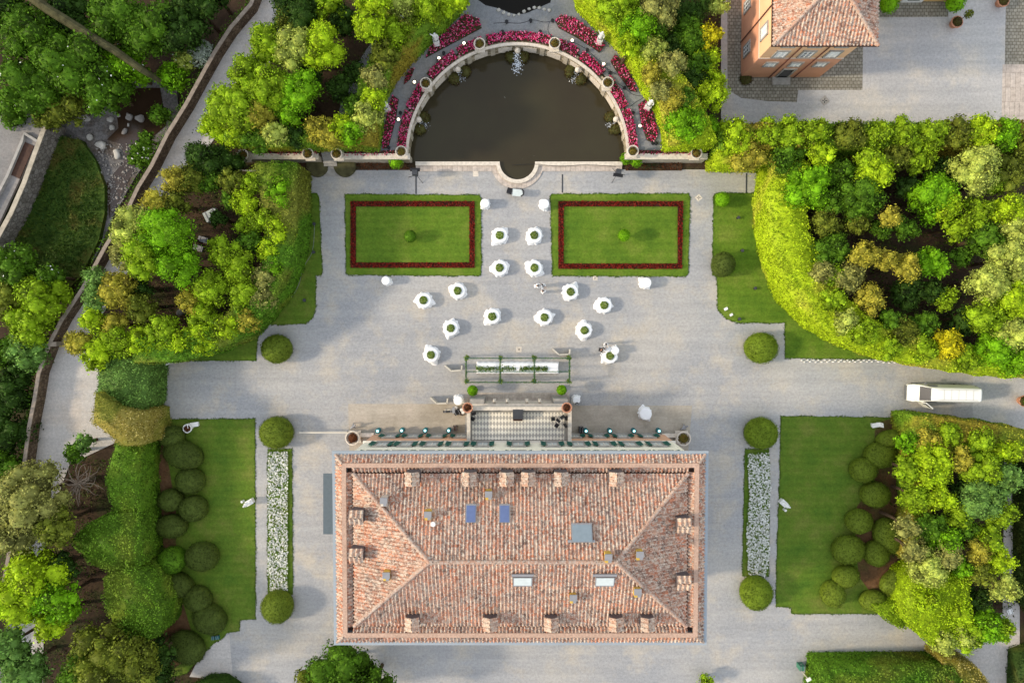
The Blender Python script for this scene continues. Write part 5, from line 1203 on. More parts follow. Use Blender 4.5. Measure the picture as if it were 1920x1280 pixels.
# spotlights and cables on the upper terrace
for px, py, l in ((870,81,'upper left, just left of an urn'),(823,109,'left side, below the upper left statue'),(777,154,'left side, beside the second left urn'),(747,224,'lowest on the left path'),(1073,76,'upper right, beside the urn'),(1132,120,'right side, between the two right beds'),(1200,236,'lowest on the right path')):
    c = P(px, py, TZ+.3); e = empty('path_lamp', (c.x, c.y, TZ)); tag(e, 'lit warm lamp on the pond path, '+l, 'lamp', 'lit lamps along the pond path')
    mm = MB(); mm.lathe((0,0,0), [(.14,0),(.16,.1),(.2,.28),(.2,.3)], 12); mm.build('housing', M['black'], e); mm = MB(); mm.lathe((0,0,.302), [(.15,0),(.11,.05),(.02,.07)], 12); mm.build('lens', M['lampglow'], e)
k = 0
for px, py, l in ((832,100,'left, above the second lit lamp'),(822,115,'left, under the second lit lamp'),(751,212,'left, near the lowest lamp'),(729,277,'lower left beside the pot'),(942,60,'just left of the fountain'),(950,41,'farther left behind the fountain'),(995,39,'right behind the fountain'),(1036,39,'upper right by the big pink bed'),
    (1013,60,'just right of the fountain'),(1101,94,'right, above the third gap'),(1144,137,'right, beside the upper narrow bed'),(1171,165,'right, at the bend of the cable'),(1187,212,'right, above the lowest lamp'),(1224,269,'lower right, dark coil left part'),(1231,269,'lower right, dark coil right part'),(719,269,'lower left by the hedge corner')):
    c = P(px, py, TZ+.2); e = empty('unlit_spotlight', (c.x, c.y, TZ), px*.7); tag(e, 'small black unlit spotlight on the pond path, '+l, 'spotlight', 'black spotlights along the pond path')
    mm = MB(); mm.box((0,0,.03), (.32,.22,.05)); mm.build('base', M['black'], e); mm = MB(); mm.lathe((0,0,.06), [(.13,0),(.16,.1),(.19,.26),(.16,.27)], 10); mm.build('head', M['black'], e)
def cable(pts, z, label, rad=.022, mat='black'):
    W = [P(a, b, z)+Vector((0,0,.02)) for a, b in pts]; o_ = W[0].copy(); S_ = []
    for i in range(len(W)-1):
        for t_ in np.linspace(0, 1, 5)[:-1]:
            p0 = W[max(i-1,0)]; p1 = W[i]; p2 = W[i+1]; p3 = W[min(i+2,len(W)-1)]
            S_.append(.5*((2*p1)+(p2-p0)*t_+(2*p0-5*p1+4*p2-p3)*t_**2+(3*p1-p0-3*p2+p3)*t_**3)-o_)
    S_.append(W[-1]-o_); mm = MB(); mm.tube(S_, rad, 5); o = mm.build('cable', M[mat]); o.location = o_; tag(o, label, 'cable')
cable([(925,44),(950,43),(975,44),(1000,38),(1020,42),(1034,40)], TZ, 'thin black cable behind the central fountain beds'); cable([(1030,42),(1027,55),(1032,66),(1050,74),(1085,84),(1112,104),(1140,130),(1160,142)], TZ, 'black cable curving past the upper right beds')
cable([(1139,131),(1150,150),(1168,163),(1186,177),(1200,180),(1208,181)], TZ, 'black cable crossing the right path to the hedge'); cable([(1182,200),(1192,192),(1205,184),(1210,175)], TZ, 'black cable looping near the lower right statue')
cable([(960,310),(1000,308),(1050,312),(1100,309),(1155,313)], .36, 'thin cable lying along the right pond rim'); cable([(590,420),(586,470),(570,500),(555,545),(520,590),(500,610)], .045, 'thin pale hose lying on the left lawn below the clipped grove', .02, 'greymetal')
# paper lanterns
for row, (ya, yb_) in enumerate(((674.5,682),(677.5,684))):
    for i in range(23):
        t_ = i/22; px = 1503+row*5+i*10.6+random.random()*2; py = ya+(yb_-ya)*max(0, (t_-.55)/.45)**1.4+random.random()*1.5+(0 if t_ < .8 else (t_-.8)*14)
        c = P(px, py, .2)
        if i == 0 and row == 0:
            L0 = empty('paper_lantern', (c.x, c.y, 0)); mm = MB(); mm.box((0,0,.11), (.13,.11,.22)); mm.build('bag', M['marble'], L0); l = L0
        else: l = copy_tree(L0); l.location = (c.x, c.y, 0)
        l.rotation_euler.z = random.random()*.8; tag(l, 'small white paper lantern in the double row along the right drive', 'lantern', 'white paper lanterns along the right drive')
# markers on the lawn
for x, y, s, l, m_ in ((1361,579,.42,'small white flat light upper one at the rounded lawn corner','marble'),(1371,590,.36,'small white flat light lower one at the rounded lawn corner','marble')):
    c = P(x, y, .1); e = empty('lawn_light', (c.x, c.y, .04), .5); tag(e, l, 'light'); mm = MB(); mm.box((0,0,.08), (s,s*.7,.08)); mm.build('panel', M[m_], e); mm = MB(); mm.box((0,0,.02), (s*.5,.1,.05)); mm.build('base', M['black'], e)
for x, y, l in ((1384,408,'upper black spotlight on the far right lawn'),(1392,470,'middle black spotlight on the far right lawn'),(1416,540,'lower black spotlight on the far right lawn'),(1386,598,'black spotlight beside the two white lawn lights'),(571,563,'black spotlight on the left lawn below the clipped grove'),(588,473,'black spotlight beside the left grove, lower one'),(589,420,'black spotlight beside the left grove, upper one')):
    c = P(x, y, .2); e = empty('lawn_spotlight', (c.x, c.y, .04), x*.3); tag(e, l, 'spotlight'); mm = MB(); mm.box((0,0,.03), (.34,.2,.05)); mm.build('base', M['black'], e); mm = MB(); mm.lathe((.02,0,.06), [(.1,0),(.15,.1),(.18,.25),(.14,.26)], 10); mm.build('head', M['charcoal'], e)
# bar west of the villa, two dark planters at the facade ends
a, b = P(563,810,.5), P(653,809,.5); mm = MB(); mm.box((0,0,.9), ((b-a).length,.16,.14)); o_ = (a+b)/2; e = empty('barrier', (o_.x, o_.y, 0)); tag(e, 'white and yellow pole barrier left of the villa', 'barrier'); mm.build('pole', M['creamfab'], e)
mm = MB(); mm.box((0,0,.5), ((b-a).length*.98,.05,.05)); mm.build('lower_bar', M['ochre'], e)
for s in (-1,1): mm = MB(); mm.tube([(s*(b-a).length*.48,0,0),(s*(b-a).length*.48,0,.95)], .06, 6); mm.build('post', M['greymetal'], e)
urn(661,821,0,.3,'large stone planter with russet plant at the left end of the facade', .82, 'rustleaf', name='stone_planter'); urn(1282,822,0,.3,'large stone planter with russet plant at the right end of the facade', .82, 'potplant', name='stone_planter')
def fig(px, py, label):
    c = P(px, py, .6); e = empty('iron_ornament', (c.x, c.y, 0), .4); tag(e, label, 'ornament')
    skin_mesh('body', [(0,0,.5),(.3,.05,.7),(.5,.1,1.0),(-.3,-.1,.6),(.2,.3,.5),(.2,-.25,.5),(.2,.3,0),(.2,-.25,0),(-.3,-.1,0)], [(0,1),(1,2),(0,3),(0,4),(0,5),(4,6),(5,7),(3,8)], [.14,.12,.08,.1,.06,.06,.04,.04,.04], M['greymetal'], e, 0)
fig(661,800,'grey metal ornament on the paving left of the facade'); fig(1282,802,'grey metal ornament on the paving right of the facade')
def kerbwall(xa, xb, y, label):
    a, b = P(xa, y, .6), P(xb, y, .6); o_ = (a+b)/2; e = empty('low_wall', (o_.x, o_.y, 0)); tag(e, label, 'wall'); mm = MB(); mm.box((0,0,.3), (b.x-a.x,.35,.6)); mm.build('wall', M['greystone'], e); mm = MB(); mm.box((0,0,.64), (b.x-a.x+.1,.45,.08)); mm.build('coping', M['palestone'], e)
kerbwall(672, 700, 815, 'low stone wall joining the left planter to the facade'); kerbwall(1242, 1272, 816, 'low stone wall joining the right planter to the facade')
# bin, sign, boxes at the frame edges
case(1505,1253,(.6,.55,1.0),0,'green wheelie bin beside the bottom right hedge','bin', name='bin', cat='bin')
c = P(1516,1273,2.4); e = empty('lamp_post', (c.x, c.y, 0), .5); tag(e, 'white-headed lamp post at the bottom right hedge', 'lamp post'); mm = MB(); mm.tube([(0,0,0),(0,0,2.4)], .05, 6); mm.build('pole', M['creamfab'], e); mm = MB(); mm.box((0,0,2.42), (.55,.35,.1)); mm.build('head', M['marble'], e)
case(399,1196,(.35,.4,.25),0,'small teal box at the tip of the left topiary, left one','tealplastic', name='junction_box', cat='box'); case(407,1195,(.4,.4,.3),.2,'small teal box at the tip of the left topiary, right one','tealplastic', name='junction_box', cat='box')
case(1894,1146,(.6,.6,.7),.4,'white box with a dark strap on the right-hand path','marble', name='crate', cat='crate')
for x, y, l in ((1882,13,'x'),): pass
c = P(1913,750,1.0); pot_tree(1912, 750, 'small potted bush at the right edge of the drive', .3, col='green', r=.5)
# ---------------- van ----------------
c = P(1762,739,1.2); van = empty('van', (c.x+.15, c.y+.1, .006), R(-1.2)); tag(van, 'long white high-roof van with driver door open', 'van')
Lf, Lr = -3.62, 3.62
secs = [(-3.62,.78,.45,1.00,.80),(-3.50,.90,.38,1.15,.80),(-3.1,.97,.34,1.32,.82),(-2.75,.98,.32,1.42,.84),(-2.62,.98,.32,1.50,.84),(-1.85,.99,.32,2.42,.74),(-1.55,.99,.32,2.60,.73),(-1.0,.99,.32,2.68,.74),(0,.99,.32,2.70,.74),(2.2,.99,.32,2.70,.74),(3.45,.98,.34,2.68,.73),(3.6,.95,.38,2.60,.72)]
vs = []; prof_n = 12
for x, hw_, zb, zt_, tp in secs:
    zm = min(zt_-.05, 1.25); w2 = hw_*tp if zt_ > 1.6 else hw_*.9
    P2 = [(-hw_*.93,zb),(-hw_,zb+.15),(-hw_,zm),(-w2-.03,zt_-.16 if zt_ > 1.6 else zt_-.06),(-w2+.08,zt_-.03),(-w2*.5,zt_),(w2*.5,zt_),(w2-.08,zt_-.03),(w2+.03,zt_-.16 if zt_ > 1.6 else zt_-.06),(hw_,zm),(hw_,zb+.15),(hw_*.93,zb)]
    vs += [(x, y, z) for y, z in P2]
fs = [(j*12+i, (j+1)*12+i, (j+1)*12+(i+1)%12, j*12+(i+1)%12) for j in range(len(secs)-1) for i in range(12)]; fs += [tuple(range(12)), tuple(reversed(range((len(secs)-1)*12, len(secs)*12)))]
mm = MB(); mm.add(vs, fs); mm.build('body', M['vanwhite'], van)
mm = MB()
for y in (-.55,.55): mm.box((.9, y, 2.71), (4.4,.035,.02))
for x in (-.6,.2,1.0,1.8,2.6): mm.box((x, 0, 2.705), (.03,1.1,.012))
mm.build('roof_ribs', M['creamfab'], van)
mm = MB(); A = [(-2.60,-.78,1.54),(-2.60,.78,1.54),(-1.90,.68,2.43),(-1.90,-.68,2.43)]; mm.add([(x-.03, y, z+.03) for x, y, z in A]+[(x, y, z-.02) for x, y, z in A], [(0,1,2,3),(0,4,5,1),(1,5,6,2),(2,6,7,3),(3,7,4,0)]); mm.build('windshield', M['darkglass'], van)
mm = MB(); mm.box((-3.6,0,.62), (.14,1.6,.42)); mm.box((3.62,0,.5), (.1,1.8,.25)); mm.build('bumper', M['vangrey'], van)
for s in (-1,1):
    mm = MB(); mm.box((-3.42,s*.72,.92), (.30,.3,.22), rz=s*-.3); mm.build('headlight', M['paleglass'], van)
    mm = MB(); mm.box((-1.35,s*.93,1.75), (.85,.06,.55)); mm.build('side_window', M['darkglass'], van)
    mm = MB(); mm.box((3.62,s*.85,1.3), (.05,.15,.5)); mm.build('tail_light', M['drainpipe'], van)
    mm = MB(); mm.box((-2.05,s*1.12,1.6), (.12,.22,.32)); mm.build('mirror', M['vangrey'], van)
    mm = MB(); mm.box((.9,s*.99,.8), (4.6,.05,.12)); mm.build('side_trim', M['vangrey'], van)
for x in (-2.55,2.25):
    for s in (-1,1):
        mm = MB(); n = 20; vs = [(x+.36*math.cos(2*math.pi*i/n), s*.90+d_, .36+.36*math.sin(2*math.pi*i/n)) for d_ in (-.11,.11) for i in range(n)]
        mm.add(vs, [(i,(i+1)%n,n+(i+1)%n,n+i) for i in range(n)]+[tuple(range(n)), tuple(range(n,2*n))]); wh = mm.build('wheel', M['rubber'], van)
        mm = MB(); vs = [(x+.2*math.cos(2*math.pi*i/n), s*.90+d_, .36+.2*math.sin(2*math.pi*i/n)) for d_ in (-.12,.12) for i in range(n)]; mm.add(vs, [(i,(i+1)%n,n+(i+1)%n,n+i) for i in range(n)]+[tuple(range(n)), tuple(range(n,2*n))]); mm.build('rim', M['silver'], wh)
a = R(-38); mm = MB(); mm.box((-2.2+.52*math.cos(a), -.98+.52*math.sin(a), .95), (1.06,.10,1.1), rz=a); dr = mm.build('door', M['vanwhite'], van)
mm = MB(); mm.box((-2.2+.55*math.cos(a), -.98+.55*math.sin(a), 1.78), (.92,.05,.5), rz=a); mm.build('door_window', M['darkglass'], dr)
mm = MB(); 
for u in (.08,1.02): mm.box((-2.2+u*math.cos(a), -.98+u*math.sin(a), 1.78), (.07,.09,.58), rz=a)
mm.box((-2.2+.55*math.cos(a), -.98+.55*math.sin(a), 2.08), (1.0,.09,.07), rz=a); mm.build('door_frame', M['vanwhite'], dr)

# ---------------- boundary wall and ravine ----------------
def band(pts, wd, z0, z1, name, mat, parent=None, off=0.0, org=None):
    pts = [Vector((p.x, p.y, 0)) for p in pts]; Lp, Rp = [], []
    for i, p in enumerate(pts):
        d_ = (pts[min(i+1, len(pts)-1)]-pts[max(i-1, 0)]).normalized(); n = Vector((-d_.y, d_.x, 0)); Lp.append(p+n*(off+wd/2)); Rp.append(p+n*(off-wd/2))
    o_ = org or Vector((0,0,0)); mm = MB()
    for i in range(len(pts)-1):
        q = [Lp[i], Lp[i+1], Rp[i+1], Rp[i]]; b = len(mm.v)
        mm.v += [(v.x-o_.x, v.y-o_.y, z0) for v in q]+[(v.x-o_.x, v.y-o_.y, z1) for v in q]
        for f in ((4,5,6,7),(0,1,5,4),(2,3,7,6)): mm.f.append([b+k for k in f]); mm.m.append(0)
    return mm.build(name, M[mat], parent)
wl = [P(a, b, WH) for a, b in WL]; wl = [Vector((v.x, v.y, 0)) for v in wl]; og = wl[6].copy(); e = empty('boundary_wall', (og.x, og.y, 0)); tag(e, 'long rubble wall between the pale lane and the ravine', 'wall')
band(wl, .36, RZ-.3, WH-.1, 'wall', 'rubble', e, 0, og); band(wl, .40, WH-.1, WH, 'coping', 'coping', e, 0, og)
for i in (13,): mm = MB(); v = wl[i]-og; mm.box((v.x+.3, v.y, .8), (1.0,.5,1.62)); mm.build('pier', M['coping'], e)
# growth along the ravine side of the wall
gr = []
for a, b in zip(wl, wl[1:]):
    L = (b-a).length; k = int(L*48); u = rng.random(k); d_ = (b-a).normalized(); n = Vector((-d_.y, d_.x, 0)); s = -1 if n.x > 0 else 1
    q = np.array(a)[None]+np.outer(u, np.array(b-a))+np.outer(.35+np.abs(rng.normal(size=k))*.35, np.array(n*s)); q[:,2] = 1.55-rng.random(k)*1.6*np.abs(rng.normal(size=k)); gr.append(q)
gr = np.vstack(gr); LV, LQ = leaves(gr-np.array(og), rand_dirs(len(gr)), .2); o = mesh_np('wall_ivy', LV, LQ, np.zeros((0,3), int), LM['green'], None, og); tag(o, kind='stuff', label='grass and ivy hanging on the ravine side of the long wall', cat='ivy')
# bridge parapet on the left
e = empty('bridge_wall', P(70,300,0)); og = e.location.copy(); tag(e, 'grey stone retaining wall and parapet at the left edge', 'wall')
bl = [P(a, b, .4) for a, b in ((88,226),(66,285),(44,345),(20,400),(-10,455),(-80,560))]; band(bl, .42, RZ-.3, .3, 'wall', 'rubble_grey', e, 0, og); band(bl, .5, .3, .42, 'coping', 'oldstone', e, 0, og)
bl = [P(a, b, .8) for a, b in ((66,264),(40,248),(36,262),(8,328),(-30,400))]; band(bl, .3, 0, .4, 'parapet', 'greystone', e, 0, og)
mm = MB(); q = P(40,300,.1)-og; mm.box((q.x, q.y, .05), (1.3,4.0,.1), rz=R(-25)); mm.build('planting_bed', M['brown'], e)
# rocks
for i, (x, y, r, mt, l) in enumerate([(206,224,7,'palerock','pale boulder at the left of the dark pool'),(209,239,6.5,'palerock','white boulder just below the pale boulder in the stream'),(241,219,8,'rock','brown submerged boulder in the dark pool'),(262,222,9,'rock','large brown boulder at the right of the dark pool'),
    (233,246,6,'rock','small brown rock at the lower rim of the dark pool'),(219,289,9,'palerock','pale flat rock in the lower stream'),(189,272,10,'palerock','grey-white slab in the middle of the stream bed'),(162,222,8,'palerock','grey slab by the trees at the left bank'),(168,257,8,'palerock','flat grey slab left of the stream'),(187,325,6,'rock','dark rock at the grassy tip'),(222,217,3.5,'rock','small rock between the two boulders'),(240,234,3,'palerock','smallest white rock in the pool')]):
    c = P(x, y, RZ+.5); rr_ = PS(r, RZ); cv, cf = ico(2); v = cv*np.array([rr_, rr_*.75, rr_*.45])*(1+.16*np.sin(cv[:,[0]]*4+i)+.1*rng.normal(size=(len(cv),1))); o = mesh_np('rock', v, np.zeros((0,4), int), cf, M[mt], None, (c.x, c.y, RZ+.42)); o.rotation_euler.z = i; tag(o, l, 'rock')
n = 700; q = rng.random((n,2)); px = 150+q[:,0]*120; py = 270+q[:,1]*130; ok = (px+py*.45 < 400)*(px > 180); px, py = px[ok], py[ok]
VV=[]; TT=[]; cv, cf = ico(1); nb = 0
for a, b in zip(px, py):
    p = P(a, b, RZ+.36); s = .05+abs(random.gauss(0,.06)); VV.append(cv*np.array([s,s*.8,s*.5])+np.array(p)); TT.append(cf+nb); nb += len(cv)
o = mesh_np('pebbles', np.vstack(VV), np.zeros((0,4), int), np.vstack(TT), M['rock']); tag(o, kind='stuff')
# mossy fallen trunk
e = empty('fallen_trunk', P(200,90,RZ+4)); tag(e, 'long mossy brown trunk slanting through the trees at top left', 'trunk'); og = e.location.copy()
tp = [P(x, y, z)-og for x, y, z in ((40,-20,5.4),(90,18,5.5),(150,55,5.2),(215,95,4.8),(265,130,3.8),(300,152,2.0))]; mm = MB(); mm.tube(tp, [.55,.5,.48,.42,.36,.25], 10); mm.build('bark', M['mossbark'], e)
# grass tufts on the bank
pp = poly_pts([(P(a,b,RZ+.35).x, P(a,b,RZ+.35).y) for a, b in [(108,258),(150,264),(176,300),(192,350),(192,400),(182,450),(150,515),(105,555),(0,580),(20,425),(60,345)]], 40)
pp = pp+rng.normal(size=pp.shape)*.35
LV, LQ = leaves(np.column_stack([pp, RZ+.98+rng.random(len(pp))*.2]), np.tile([0,0,1.], (len(pp),1)), .42, 1.1, .3); o = mesh_np('bank_grass', LV, LQ, np.zeros((0,3), int), leafmat('bank_leaf', [(.02,.055,.008),(.045,.09,.012),(.07,.12,.015)], [(.06,.07,.015),(.10,.11,.02),(.15,.12,.03)], .35), None); tag(o, kind='stuff')

# ---------------- hedges ----------------
hedge([(583,326),(584,400),(582,440),(572,500),(545,562),(515,600),(480,634),(430,656),(370,672),(300,674),(300,628),(360,630),(420,612),(462,590),(498,556),(528,500),(535,440),(520,380),(510,326)], 5.6, 'hedge_left', 'tall clipped hedge curving round the left grove', zref=0, bumps=.35, dens=40)
hedge([(186,664),(240,655),(276,660),(270,760),(262,772),(215,768),(180,735)], 4.6, 'bluegreen', 'blue-green clipped hedge block over the left entrance', dens=40)
hedge([(176,736),(215,766),(262,776),(266,834),(230,836),(172,792)], 6.2, 'hedge_gold', 'golden-brown clipped hedge block below the left entrance', dens=44, leaf=.18)
hedge([(215,832),(262,832),(256,905),(262,960),(212,962),(196,900)], 4.6, 'hedge_mid', 'narrow bright green hedge left of the dark topiary', dens=40)
hedge([(160,985),(205,965),(258,960),(264,1060),(230,1082),(170,1060),(130,1015)], 4.8, 'hedge_mid', 'mid-green hedge block with a dark hole, lower left', dens=38)
hedge([(190,1085),(250,1062),(280,1080),(304,1135),(296,1192),(250,1214),(198,1150)], 5.0, 'hedge_mid', 'rounded bright green hedge block at the lower left', dens=38)
hedge([(452,284),(713,284),(719,240),(722,196),(744,155),(765,128),(800,92),(835,58),(870,20),(895,-30),(860,-40),(820,10),(785,50),(748,90),(715,130),(690,175),(676,255),(452,258)], 4.6, 'hedge_pale', 'clipped hedge wrapping the left side of the pond garden', z0=TZ, zref=TZ, dens=40)
hedge([(1068,-30),(1080,20),(1110,50),(1137,76),(1160,100),(1185,140),(1205,180),(1225,205),(1238,245),(1243,285),(1322,285),(1300,235),(1275,190),(1245,150),(1215,105),(1185,60),(1150,10),(1130,-30)], 4.8, 'hedge_right', 'clipped lime hedge wrapping the right side of the pond garden', z0=TZ, zref=TZ, dens=40)
hedge([(1350,232),(1960,228),(1960,272),(1350,276)], 5.6, 'hedge_pale', 'long green hedge on the lower edge of the gravel courtyard', dens=34, bumps=.5, leaf=.24)
hedge([(1323,322),(1422,322),(1424,275),(1323,275)], 4.8, 'hedge_right', 'yellow-green hedge block between pond terrace and right grove', zref=0, dens=40)
hedge([(1420,322),(1411,380),(1414,440),(1428,500),(1452,560),(1500,610),(1560,643),(1620,666),(1700,682),(1800,697),(1960,706),(1960,660),(1800,655),(1700,640),(1632,620),(1580,590),(1530,545),(1500,495),(1478,440),(1474,380),(1482,322)], 5.2, 'hedge_right', 'long lime-green clipped hedge curving round the right grove', zref=0, dens=42)
hedge([(1671,770),(1700,770),(1850,790),(1906,806),(1906,850),(1700,835),(1698,880),(1700,960),(1688,1040),(1668,1030),(1684,940),(1676,860)], 4.6, 'hedge_pale', 'clipped hedge along the drive above the lower right grove', zref=0, dens=40)
hedge([(1716,1092),(1740,1074),(1815,1072),(1822,1120),(1812,1210),(1752,1212),(1698,1160)], 4.8, 'lime', 'bright lime clipped hedge block at the lower right', dens=44)
hedge([(1640,1140),(1700,1125),(1712,1160),(1695,1180),(1668,1165)], 2.6, 'mid', 'low hedge corner beside the lower right topiary', dens=44)
hedge([(1514,1222),(1750,1220),(1768,1250),(1780,1340),(1500,1340)], 3.6, 'hedge_left', 'green hedge along the bottom edge of the right side', zref=0, dens=40)
hedge([(1768,1235),(1830,1248),(1862,1290),(1850,1340),(1790,1340)], 3.4, 'hedge_gold', 'golden hedge end at the bottom right', dens=40)
hedge([(1897,855),(1960,855),(1960,1150),(1922,1145),(1900,1120)], 3.0, 'hedge_dark', 'dark hedge on the right edge beside the path', zref=0, dens=30)
hedge([(1890,1215),(1960,1190),(1960,1340),(1884,1340)], 2.2, 'hedge_dark', 'dark low hedge in the bottom right corner', zref=0, dens=30)
hedge([(350,1290),(395,1262),(430,1262),(470,1290),(470,1340),(330,1340)], 2.0, 'dark', 'low dark planting at the bottom left edge of the court', zref=0, dens=34, name='shrub_mass', cat='shrub')

# ---------------- topiary groups ----------------
g = 'dark clipped domes on the left lawn edge'
for x, y, a, b, r_, l in ((322,818,24,21,0,'topmost, under the golden hedge'),(343,852,40,27,20,'large one, second from top'),(357,901,28,25,10,'third down, beside the lawn'),(320,937,24,22,0,'fourth down, next to the hedge'),(363,953,27,25,0,'round one facing the white statue'),(322,986,30,23,0,'sixth down, next to the hedge'),
    (379,1043,32,28,0,'pale round one facing the lower lawn'),(335,1096,30,22,28,'flat one against the bright hedge'),(371,1122,28,24,30,'egg-shaped, second from the bottom'),(393,1160,34,28,30,'largest egg shape near the teal boxes'),(350,1213,38,30,35,'lowest, half hidden by the tree')):
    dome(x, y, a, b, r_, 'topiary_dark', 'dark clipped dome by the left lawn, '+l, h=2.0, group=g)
dome(322,1050,26,26,0,'green','loose bright-leaved round bush among the dark left domes', h=2.6, leaf=.17, dens=80)
g = 'clipped domes on the right lawn edge'
for x, y, a, b, r_, l in ((1668,822,26,16,-20,'topmost, against the bright hedge'),(1650,853,31,26,-15,'large one near the white seat'),(1619,881,26,24,-10,'third down, on the lawn side'),(1641,927,28,25,0,'fourth down, round and pale'),(1611,977,26,24,0,'fifth down, on the lawn side'),(1666,1004,28,36,-20,'tall oval by the khaki tree'),
    (1591,1030,32,28,-10,'biggest round one on the lawn side'),(1643,1037,24,25,0,'round one squeezed in the middle'),(1586,1080,26,21,-25,'lying egg shape below the biggest round one'),(1562,1113,23,26,0,'leftmost, at the bottom of the lawn'),(1690,1089,43,27,-25,'longest oval by the lime hedge'),(1637,1125,25,19,-15,'lowest, yellowish and loose')):
    dome(x, y, a, b, r_, 'topiary', 'clipped green dome by the right lawn, '+l, h=2.0, group=g)

# ---------------- trees ----------------
Z = 'the grove left of the pond'
for a in ((428,212,46,'mid',7),(405,240,28,'lime',6),(468,148,42,'mid',7),(505,85,38,'mid',6.5),(551,93,37,'pale',8),(606,88,42,'lime',8),(555,25,48,'dark',6.5),(545,45,28,'olive',6),(455,205,44,'mid',7.5),(512,165,42,'mid',8),(566,172,38,'bright',8),(545,205,34,'bright',7),(484,222,32,'gold',7),(516,252,23,'pale',7),
          (440,250,34,'lime',6.5),(480,262,26,'green',6),(610,248,34,'gold',6.5),(640,238,26,'lime',6.5),(660,252,26,'bright',6.5),(688,222,30,'pale',7),(700,190,26,'lime',7),(640,165,26,'dark',5.5),(668,140,24,'dark',5),(693,50,32,'lime',8),(700,8,34,'lime',8),(620,10,30,'mid',6),(665,200,22,'green',6),(555,258,26,'dark',5.5),
          (760,10,40,'pale',6.5),(800,20,36,'mid',6.5),(738,62,34,'mid',6.5),(722,105,30,'olive',6.5),(705,145,26,'khaki',6.5),(840,-5,34,'lime',6.5),(580,140,30,'dark',5.5),(640,40,30,'dark',5)):
    tree(*a[:3], a[3], Z, top=a[4]-.5, z0=TZ if a[0] > 452 else 1.0)
Z = 'the grove right of the pond'
for a in ((1160,15,38,'mid',7),(1195,50,34,'bright',7),(1238,15,36,'khaki',7.5),(1255,100,34,'dark',5.5),(1290,70,36,'green',5.5),(1345,12,22,'pale',6.5),(1330,68,24,'yellow',7),(1325,118,30,'lime',6.5),(1330,178,32,'lime',7),(1262,122,26,'khaki',7.5),(1225,95,26,'pale',6.5),(1230,55,26,'green',6),
          (1285,232,40,'bright',6.5),(1240,172,24,'khaki',6.5),(1260,190,24,'gold',6.5),(1300,150,30,'dark',5),(1320,240,26,'bright',6),(1285,190,24,'green',6),(1220,140,22,'gold',6.5),(1275,20,26,'dark',5.5),(1310,20,24,'dark',5.5),(1310,120,22,'green',5.5),(1180,85,22,'lime',6.5),(1345,150,18,'lime',6)):
    tree(*a[:3], a[3], Z, top=a[4]-.5, z0=TZ if a[0] < 1320 else .5)
Z = 'the large right-hand grove'
for a in ((1375,258,36,'lime',6.5),(1400,295,34,'gold',6),(1440,250,32,'mid',6.5),(1480,250,32,'mid',7),(1525,250,30,'mid',7),(1538,290,26,'lime',6.5),(1590,255,32,'olive',7),(1640,255,30,'mid',7),(1690,252,32,'mid',7),(1740,255,32,'mid',7),(1790,250,32,'olive',7),(1838,250,34,'lime',7),(1882,252,32,'bright',7),(1915,280,32,'olive',6.5),
          (1625,305,30,'mid',7),(1680,295,28,'olive',6.5),(1640,330,34,'lime',7.5),(1720,300,28,'mid',6.5),(1575,330,30,'green',6),(1510,352,46,'bright',6.8),(1472,300,34,'green',6.2),(1830,318,44,'pale',8),(1880,330,36,'olive',6.5),(1610,370,44,'green',7),(1740,372,46,'bright',7),(1775,390,30,'lime',7),(1668,408,22,'gold',7.5),
          (1600,420,26,'olive',6),(1545,420,28,'olive',6),(1700,430,24,'green',6),(1555,470,36,'green',6.2),(1540,510,24,'khaki',6.4),(1620,478,26,'gold',7.5),(1658,488,22,'gold',7.5),(1590,520,30,'khaki',6.5),(1630,560,28,'gold',6.5),(1697,502,28,'gold',7.5),(1745,492,32,'bright',6.5),(1700,545,34,'dark',5),(1830,400,32,'mid',6.5),
          (1885,395,34,'lime',7),(1905,440,34,'pale',7.5),(1850,450,38,'green',6.5),(1885,490,42,'pale',7.5),(1850,530,38,'pale',7.5),(1900,560,40,'lime',7.5),(1845,590,38,'mid',7),(1895,620,40,'pale',7),(1860,660,38,'bright',6.5),(1905,675,34,'bright',6.5),(1562,565,28,'mid',6.2),(1580,600,26,'pale',6.2),(1620,622,28,'mid',6.2),
          (1690,622,30,'olive',6),(1665,650,26,'mid',6),(1730,655,28,'mid',6),(1775,645,30,'yellow',6.5),(1730,610,26,'green',5.5),(1805,670,26,'mid',6),(1805,600,30,'dark',5.5),(1560,380,26,'green',6),(1745,545,22,'dark',5),(1860,340,28,'mid',6.5),(1790,430,26,'mid',5.5),(1800,480,22,'green',5),(1770,560,24,'mid',5),(1650,430,20,'green',5.5),(1560,515,24,'mid',6),(1665,600,24,'green',5.5),(1770,320,26,'dark',5.5),(1700,350,22,'dark',5.5)):
    tree(*a[:3], a[3], Z, top=a[4], z0=0)
Z = 'the large left-hand grove'
